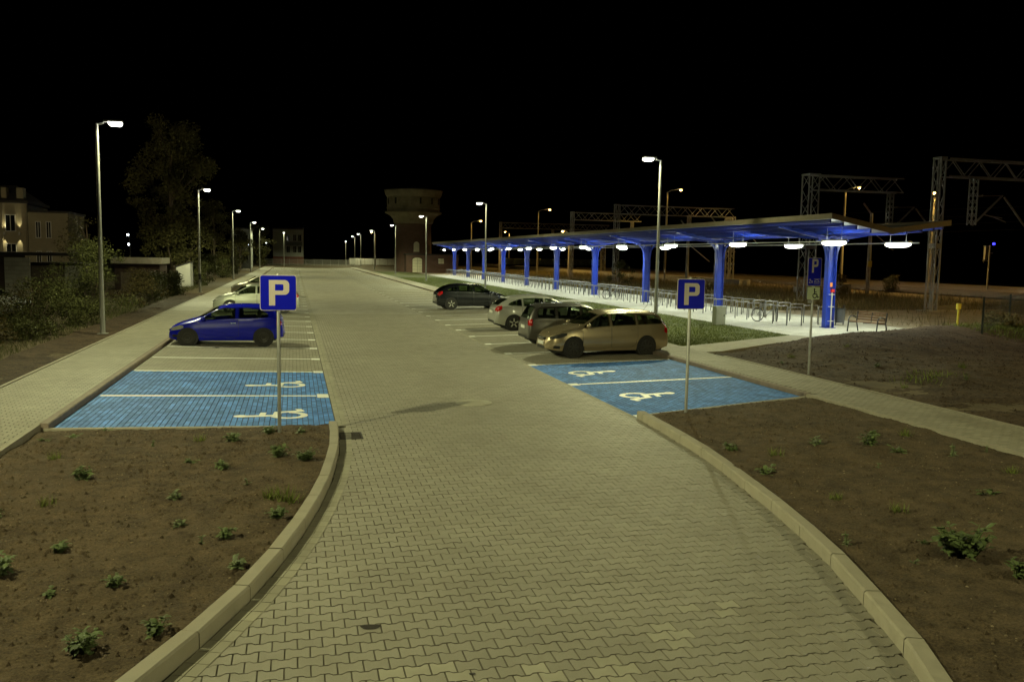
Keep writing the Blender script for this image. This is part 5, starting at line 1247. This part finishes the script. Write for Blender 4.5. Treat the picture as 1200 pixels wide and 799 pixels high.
ls = empty('long_shed', (-13.2, 70, .2), 0, 'long low shed with a pale flat roof behind the bushes', 'shed')
MB().box((0, .2, 0), (3.2, 4, 1.9)).build('wall', M['dark_brick'], ls); MB().box((-.2, -.1, 1.95), (3.4, 4.2, 2.4)).build('roof', M['concrete'], ls)
pk = empty('plank_fence', (-12.2, 67, .2), .1, 'grey plank fence half hidden by bushes under the tall tree', 'fence')
for k in range(19): MB().box((k * .17, -.012, 0), (k * .17 + .15, .012, 1.35 + random.uniform(-.04, .05))).build('plank', M['plank'], pk)
MB().box((0, .014, .3), (3.3, .06, .38)).box((0, .014, 1.0), (3.3, .06, 1.08)).build('rail', M['plank'], pk)
ws = empty('white_shed', (-9.55, 76, .2), .0, 'small white shed end beside the foot of the tall tree', 'shed')
MB().add([(0, 0, 0), (1.1, 0, 0), (1.1, 0, 2.0), (0, 0, 1.6), (0, 2, 0), (1.1, 2, 0), (1.1, 2, 2.0), (0, 2, 1.6)], [(0, 1, 2, 3), (7, 6, 5, 4), (0, 4, 5, 1), (1, 5, 6, 2), (3, 7, 4, 0)]).build('wall', M['white_wall'], ws)
MB().add([(-.1, -.1, 1.6), (1.2, -.1, 2.05), (1.2, 2.1, 2.05), (-.1, 2.1, 1.6), (-.1, -.1, 1.68), (1.2, -.1, 2.13), (1.2, 2.1, 2.13), (-.1, 2.1, 1.68)], [(0, 3, 2, 1), (4, 5, 6, 7), (0, 1, 5, 4), (1, 2, 6, 5), (2, 3, 7, 6), (3, 0, 4, 7)]).build('roof', M['dark_roof'], ws)
ap = empty('apartment_block', (-5.6, 240, .1), 0, 'pale two-storey apartment block beyond the far railing', 'building')
MB().box((0, 0, 2.0), (8.0, 9, 9.3)).build('wall', M['pale_render'], ap); MB().box((-.02, -.03, 0), (8.02, 9, 2.0)).build('plinth', mat('plinth_red', (.22, .10, .08), .9, var=.15), ap)
MB().box((-.15, -.2, 9.3), (8.15, 9.2, 9.6)).build('roof', M['dark_roof'], ap)
for x in (3.6, 5.3, 6.6): 
    for z in (3.1, 6.2): window(ap, x, x + .8, z, z + 1.7, -.02)
MB().box((3.4, -.05, 4.95), (7.6, -.002, 6.0)).build('dark_band', mat('grey_band', (.16, .18, .20), .9), ap)
nb = empty('grey_house', (-11.2, 165, .1), 0, 'grey house behind the third left lamp post, half hidden by a tree', 'house')
MB().box((0, 0, 0), (3.4, 8, 7.2)).build('wall', M['pale_render'], nb); MB().box((-.2, -.3, 7.2), (3.6, 8.2, 7.45)).build('roof', M['dark_roof'], nb)
for z in (1.6, 4.6):
    for x in (.5, 2.0): window(nb, x, x + .9, z, z + 1.5, -.02)
for k, (x, y, z, lab) in enumerate(((-15.3, 88, 4.6, 'upper cold white lamp far behind the big bush'), (-15.25, 88, 3.7, 'lower cold white lamp far behind the big bush'), (-7.9, 160, 4.4, 'small white lamp on the grey house'), (-6.0, 196, 5.2, 'tiny white lamp in the tree near the apartment block'))):
    r = empty('wall_light', (x, y, z), 0, lab, 'lamp')
    MB().lathe([(.03, -.1), (.09, -.05), (.11, .04), (.05, .09)], 10).build('bulb', M['white_led'], r, smooth=True); MB().lathe([(.05, .09), (.05, .16)], 8).build('socket', M['band'], r); MB().lathe([(.03, -z), (.03, -.1)], 6, c=(.14, 0, 0)).build('pole', M['band'], r)

# ================================================================ TREES AND SHRUBS
def leaf_mesh(clumps, n, size, seed, flat=.0):
    """many small folded leaves through a crown made of ellipsoidal clumps [(x,y,z,rx,ry,rz)]"""
    R = random.Random(seed); m = MB(); wts = [c[3] * c[4] * c[5] for c in clumps]
    for _ in range(n):
        c = R.choices(clumps, wts)[0]; d = Vector((R.gauss(0, 1), R.gauss(0, 1), R.gauss(0, 1))).normalized() * (R.random() ** .42) * R.uniform(.8, 1.12)
        p = Vector((c[0] + d.x * c[3], c[1] + d.y * c[4], c[2] + d.z * c[5])); 
        if p.z < .03: continue
        a = Vector((R.gauss(0, 1), R.gauss(0, 1), R.gauss(0, .8) - flat)).normalized(); b = a.cross(Vector((R.gauss(0, 1), R.gauss(0, 1), R.gauss(0, 1)))).normalized()
        L = size * R.uniform(.6, 1.4); w = L * R.uniform(.22, .36); nn = a.cross(b) * L * .12
        m.add([p, p + a * L * .5 + b * w + nn, p + a * L, p + a * L * .5 - b * w + nn], [(0, 1, 2), (0, 2, 3)])
    return m
def crown(nc, R0, H0, H1, seed, rs=(.5, 1.1)):
    R = random.Random(seed); out = []
    for _ in range(nc):
        z = R.uniform(H0, H1); t = (z - H0) / (H1 - H0); rad = R0 * (math.sin(PI * min(.98, .12 + .8 * t)) ** .7); a = R.uniform(0, 2 * PI); q = rad * R.random() ** .6; r = R.uniform(*rs)
        out.append((q * math.cos(a), q * math.sin(a), z, r, r, r * R.uniform(.6, .95)))
    return out
def tree(loc, H, R0, H0, n, size, seed, label, leafm, cat='tree', group=None, nc=26, rs=(.5, 1.1), trunk=.18, name='tree'):
    r = empty(name, loc, random.uniform(0, 6), label, cat, group); cl_ = crown(nc, R0, H0, H, seed, rs)
    m = MB(); m.tube([(0, 0, -.2), (.05, .03, H * .3), (-.08, .05, H * .6), (0, 0, H * .93)], [trunk, trunk * .8, trunk * .5, trunk * .1], 8)
    for c in cl_[:14]:
        z0 = max(.25 * H0, c[2] - R0 * .9); m.tube([(0, 0, z0), (c[0] * .5, c[1] * .5, (z0 + c[2]) / 2 - .05), (c[0], c[1], c[2])], [trunk * .35, trunk * .22, trunk * .06], 5)
    m.build('trunk', M['bark'], r, smooth=True)
    leaf_mesh(cl_, n, size, seed).build('crown', leafm, r)
    return r
tree((-10.3, 80, .2), 14.0, 3.2, 2.2, 20000, .23, 3, 'tall dark leafy tree standing over the left walk', M['tree'], nc=90, rs=(.6, 1.25), trunk=.3)
tree((-14.6, 68, .2), 5.2, 1.5, 1.6, 1800, .16, 4, 'dark tree standing in front of the cream house corner', M['tree'], nc=26)
tree((-9.6, 112, .2), 8.8, 2.2, 1.0, 4500, .22, 5, 'dark tree behind the second left lamp post', M['tree'], nc=34)
tree((-8.8, 150, .2), 6.5, 2.2, .6, 3000, .25, 6, 'dark tree right of the grey house', M['tree'], nc=24)
tree((-7.6, 196, .2), 8.6, 3.2, .5, 4000, .3, 8, 'dark round tree left of the apartment block', M['tree'], nc=30, rs=(.8, 1.5))
sh = [(-8.9, 43, 3.0, 1.9, 4200, 'big rounded bush right beside the nearest left lamp post', 'shrub'), (-9.6, 35.5, 1.9, 1.6, 2600, 'leafy bush left of the nearest left lamp post', 'shrub'), (-9.6, 28.6, 1.3, 1.3, 2200, 'low bush at the left edge by the walk', 'shrub_red'),
      (-8.3, 36.8, 1.0, .9, 1600, 'low spreading bush at the foot of the nearest left lamp post', 'shrub'), (-7.9, 48.5, 1.8, 1.3, 2200, 'middle bush in front of the plank fence', 'shrub_red'), (-8.2, 54.5, 1.6, 1.3, 2000, 'low bush under the plank fence', 'shrub'),
      (-8.3, 61.5, 1.5, 1.2, 1700, 'bush between the plank fence and the banded lamp post', 'shrub'), (-10.6, 45.5, 2.2, 1.5, 2000, 'dark bush behind the big rounded bush', 'shrub'), (-10.8, 39.8, 1.6, 1.3, 1500, 'dark bush beside the yard car', 'shrub_red'),
      (-8.3, 80, 2.2, 1.2, 1500, 'bush past the banded lamp post', 'shrub'), (-8.2, 88, 2.4, 1.2, 1500, 'taller bush before the third left lamp post', 'shrub'), (-8.0, 103, 2.0, 1.3, 1300, 'bush past the third left lamp post', 'shrub'), (-8.0, 122, 2.2, 1.5, 1300, 'bush before the fourth left lamp post', 'shrub'),
      (-8.5, 31.5, .7, .8, 1200, 'low weedy shrub at the walk edge, left of the nearest lamp post foot', 'shrub'), (-9.0, 24.5, .8, 1.1, 1500, 'low weedy shrub in the lower left dark corner', 'shrub_red')]
for k, (x, y, H, R0, n, lab, mm) in enumerate(sh):
    tree((x, y, .15), H, R0, .12, int(n * 1.7), .085 if y < 60 else .15, 40 + k, lab, M[mm], 'bush', 'bushes along the left walk', nc=16, rs=(.28 * H ** .5, .5 * H ** .5), trunk=.05, name='bush')
for k, (x, y, H, R0, lab) in enumerate(((46.0, 66, 1.9, 1.3, 'pale dry bush in the rail yard left of the tall sign'), (49.5, 74, 1.6, .8, 'thin dry bush by the relay hut'), (54.4, 69, 1.7, .7, 'small yellowish bush between the concrete pole and the gantry mast'), (34.5, 88, 2.6, 1.8, 'green bush behind the bike stands in the yard'), (36, 72, 1.1, 1.4, 'low dry bush behind the second blue post'), (29.8, 30.4, .8, 1.2, 'dark scrub at the foot of the mesh fence'))):
    tree((x, y, .2), H, R0, .1, 1300, .16, 70 + k, lab, M['drygrass'] if k != 3 else M['shrub'], 'bush', 'bushes in the rail yard' if k < 5 else None, nc=12, rs=(.3, .6), trunk=.04, name='bush')
# wild grass
pts = []
while len(pts) < 42000:
    y = 34 + random.random() ** 1.5 * 130; x = random.uniform(27.7, 54)
    if 31.5 < y < 46.5 and y < 31.5 + (x - 27) * .55 + 14 and x < 45 and random.random() < .93: continue
    if vnoise(x, y, .35, 2) < -.35: continue
    pts.append((x, y, .16))
blades(pts, .15, .75, .02, .3).build('wild_grass', M['drygrass'], kind='stuff')
pts = []
while len(pts) < 9000:
    y = 12 + random.random() ** 1.3 * 70; x = -7.6 - abs(random.gauss(0, 1.6))
    pts.append((x, y, .2))
blades(pts, .06, .3, .009, .4).build('verge_grass', M['shrub'], kind='stuff')
pts = []
while len(pts) < 2600:
    x, y = random.gauss(29.5, 2.2), random.gauss(29.2, 1.0)
    if 26.9 < x < 33 and y < path_edge(x): pts.append((x, y, hsample(HM, x, y)))
for cx_, cy_ in ((15.4, 18.5), (16.4, 18.9)):
    for _ in range(70):
        x, y = random.gauss(cx_, .35), random.gauss(cy_, .3); pts.append((x, y, hsample(HM, x, y)))
blades(pts, .05, .22, .012, .5).build('mound_grass', M['grass'], kind='stuff')

# ================================================================ WEEDS IN THE BEDS
def weed_mesh(name, n, spread, h, L, seed, m):
    R = random.Random(seed); mb = MB()
    for _ in range(max(2, n // 7)):
        a = R.uniform(0, 2 * PI); q = spread * R.random() ** .6 * .7; top = Vector((q * math.cos(a), q * math.sin(a), h * R.uniform(.5, 1))); base = Vector((q * .3 * math.cos(a), q * .3 * math.sin(a), -.03))
        mb.tube([base, (base + top) / 2 + Vector((0, 0, h * .1)), top], [.006, .005, .003], 4)
        for k in range(7):
            p = base + (top - base) * R.uniform(.2, 1.0); t = R.uniform(0, 2 * PI); d = Vector((math.cos(t), math.sin(t), R.uniform(-.25, .7))).normalized(); s_ = d.cross(Vector((0, 0, 1))).normalized(); l = L * R.uniform(.55, 1.25); w = l * R.uniform(.24, .36); up = Vector((0, 0, l * .1))
            vs = [p, p + d * l * .3 + s_ * w * .8 - up * .3, p + d * l * .65 + s_ * w * .75, p + d * l - up * 1.6, p + d * l * .65 - s_ * w * .75, p + d * l * .3 - s_ * w * .8 - up * .3, p + d * l * .5 + up * .7]
            mb.add(vs, [(0, 6, 1), (1, 6, 2), (2, 6, 3), (3, 6, 4), (4, 6, 5), (5, 6, 0)])
    return mb.mesh(name, m)
WM = [weed_mesh('weed', 150, .25, .22, .105, 1, M['leaf']), weed_mesh('weed', 90, .17, .14, .09, 2, M['leaf']), weed_mesh('weed', 45, .13, .08, .07, 3, M['leaf_pale']), weed_mesh('weed', 240, .34, .26, .105, 4, M['leaf']), weed_mesh('weed', 16, .08, .07, .06, 5, M['leaf_pale']), weed_mesh('weed', 30, .16, .05, .09, 6, M['leaf']), weed_mesh('weed', 22, .07, .15, .05, 7, M['leaf_pale']), blades([(random.gauss(0, .05), random.gauss(0, .05), -.01) for _ in range(60)], .05, .16, .006, .5).mesh('weed', M['grass']), weed_mesh('weed', 60, .13, .13, .10, 8, M['leaf'])]
WL = [(-2.76, 12.27, 1, 1.3, 'single leafy weed alone left of the middle of the left bed'), (-2.37, 9.36, 1, 1.15, 'leafy weed in the lower left of the left bed'), (-2.72, 8.72, 0, 1.0, 'big leafy weed at the left edge of the frame'), (-1.64, 8.25, 1, .95, 'weed midway between the frame edge and the kerb, left bed'), (-1.1, 7.1, 1, 1.15, 'weed growing against the near end of the left kerb'),
      (-1.02, 12.76, 1, 1.2, 'weed in the middle of the left bed below the blue bays'), (-1.0, 14.45, 0, .95, 'bushy weed left of the left sign pole'), (-.27, 13.17, 0, 1.0, 'large leafy weed below the left sign pole'), (.15, 12.85, 3, .85, 'largest leafy weed against the left kerb'), (-.22, 10.1, 1, 1.2, 'pale weed inside the bend of the left kerb'),
      (-.75, 9.5, 1, 1.1, 'weed left of the bend of the left kerb'), (-1.0, 9.3, 2, 1.2, None), (-1.55, 13.12, 2, 1.2, None), (-3.9, 14.7, 2, 1.5, None), (-1.59, 6.9, 0, .9, 'weed at the bottom edge of the frame, left bed'), (-3.1, 15.4, 2, 1.2, None), (-1.52, 14.61, 2, 1.4, None), (-.45, 15.0, 0, .8, 'weed at the foot of the left sign pole'), (.1, 14.85, 2, 1.2, None), (-.1, 10.85, 2, 1.6, None), (-1.45, 11.08, 4, 1.4, None), (-1.3, 10.0, 4, 1.2, None), (-2.9, 11.0, 2, 1.1, None), (-3.4, 13.4, 2, 1.2, None), (-.6, 11.6, 4, 1.5, None), (-.3, 11.0, 2, 1.3, None), (-2.2, 14.2, 4, 1.2, None), (-3.3, 10.6, 4, 1.3, None), (-.55, 8.6, 4, 1.3, None), (-2.1, 8.1, 4, 1.2, None), (-3.45, 14.9, 2, 1.2, None)]
WR = [(6.95, 7.4, 3, 1.25, 'biggest bushy weed of the right bed, dark shadow on its left'), (6.75, 7.75, 0, .9, None), (7.0, 6.75, 1, 1.1, 'weed cut by the right edge of the frame'), (6.9, 12.4, 1, 1.0, 'weed close behind the right kerb near the sign'), (9.3, 12.1, 0, .85, 'pale leafy weed in the upper middle of the right bed'), (10.4, 12.6, 1, 1.0, None), (8.5, 10.9, 1, 1.0, None), (7.4, 11.9, 2, 1.5, None), (6.7, 10.9, 2, 1.5, None), (6.9, 9.6, 1, .9, None), (9.5, 11.6, 2, 1.4, None), (10.1, 11.2, 4, 1.4, None), (10.9, 11.3, 2, 1.2, None), (10.2, 10.1, 2, 1.3, None), (8.5, 12.4, 4, 1.2, None), (9.9, 12.9, 2, 1.2, None), (6.2, 7.3, 4, 1.4, None), (5.9, 8.0, 4, 1.2, None), (9.0, 9.3, 4, 1.5, None), (7.3, 8.9, 4, 1.2, None)]
def put(x, y, i, s, lab, H, side):
    if not lab: i = random.choice((2, 4, 5, 6, 7, 7, 5)); s = s * random.uniform(.7, 1.25)
    elif i == 1 and random.random() < .5: i = 8
    o = place('weed', WM[i], None, (x, y, hsample(H, x, y) - .005), (random.uniform(-.1, .1), random.uniform(-.1, .1), random.uniform(0, 6.28)))
    o.scale = (s, s, s * random.uniform(.85, 1.15))
    tag(o, lab or 'small low weed sprouting from the bare soil of the %s bed' % side, 'weed', 'small weeds in the %s bed' % side if not lab else 'leafy weeds of the %s bed' % side)
for x, y, i, s_, l in WL: put(x, y, i, s_ * .8, l, HL, 'left')
for a in WR: put(*a, HR, 'right')
for x, y, s in ((15.1, 23.6, 1.3), (17.5, 24.2, 1.0), (13.9, 22.2, 1.1), (16.2, 21.0, 1.1), (18.6, 20.4, 1.2), (14.4, 17.6, 1.2), (16.4, 17.8, 1.3)): put(x, y, 2, s, None, HM, 'mound')
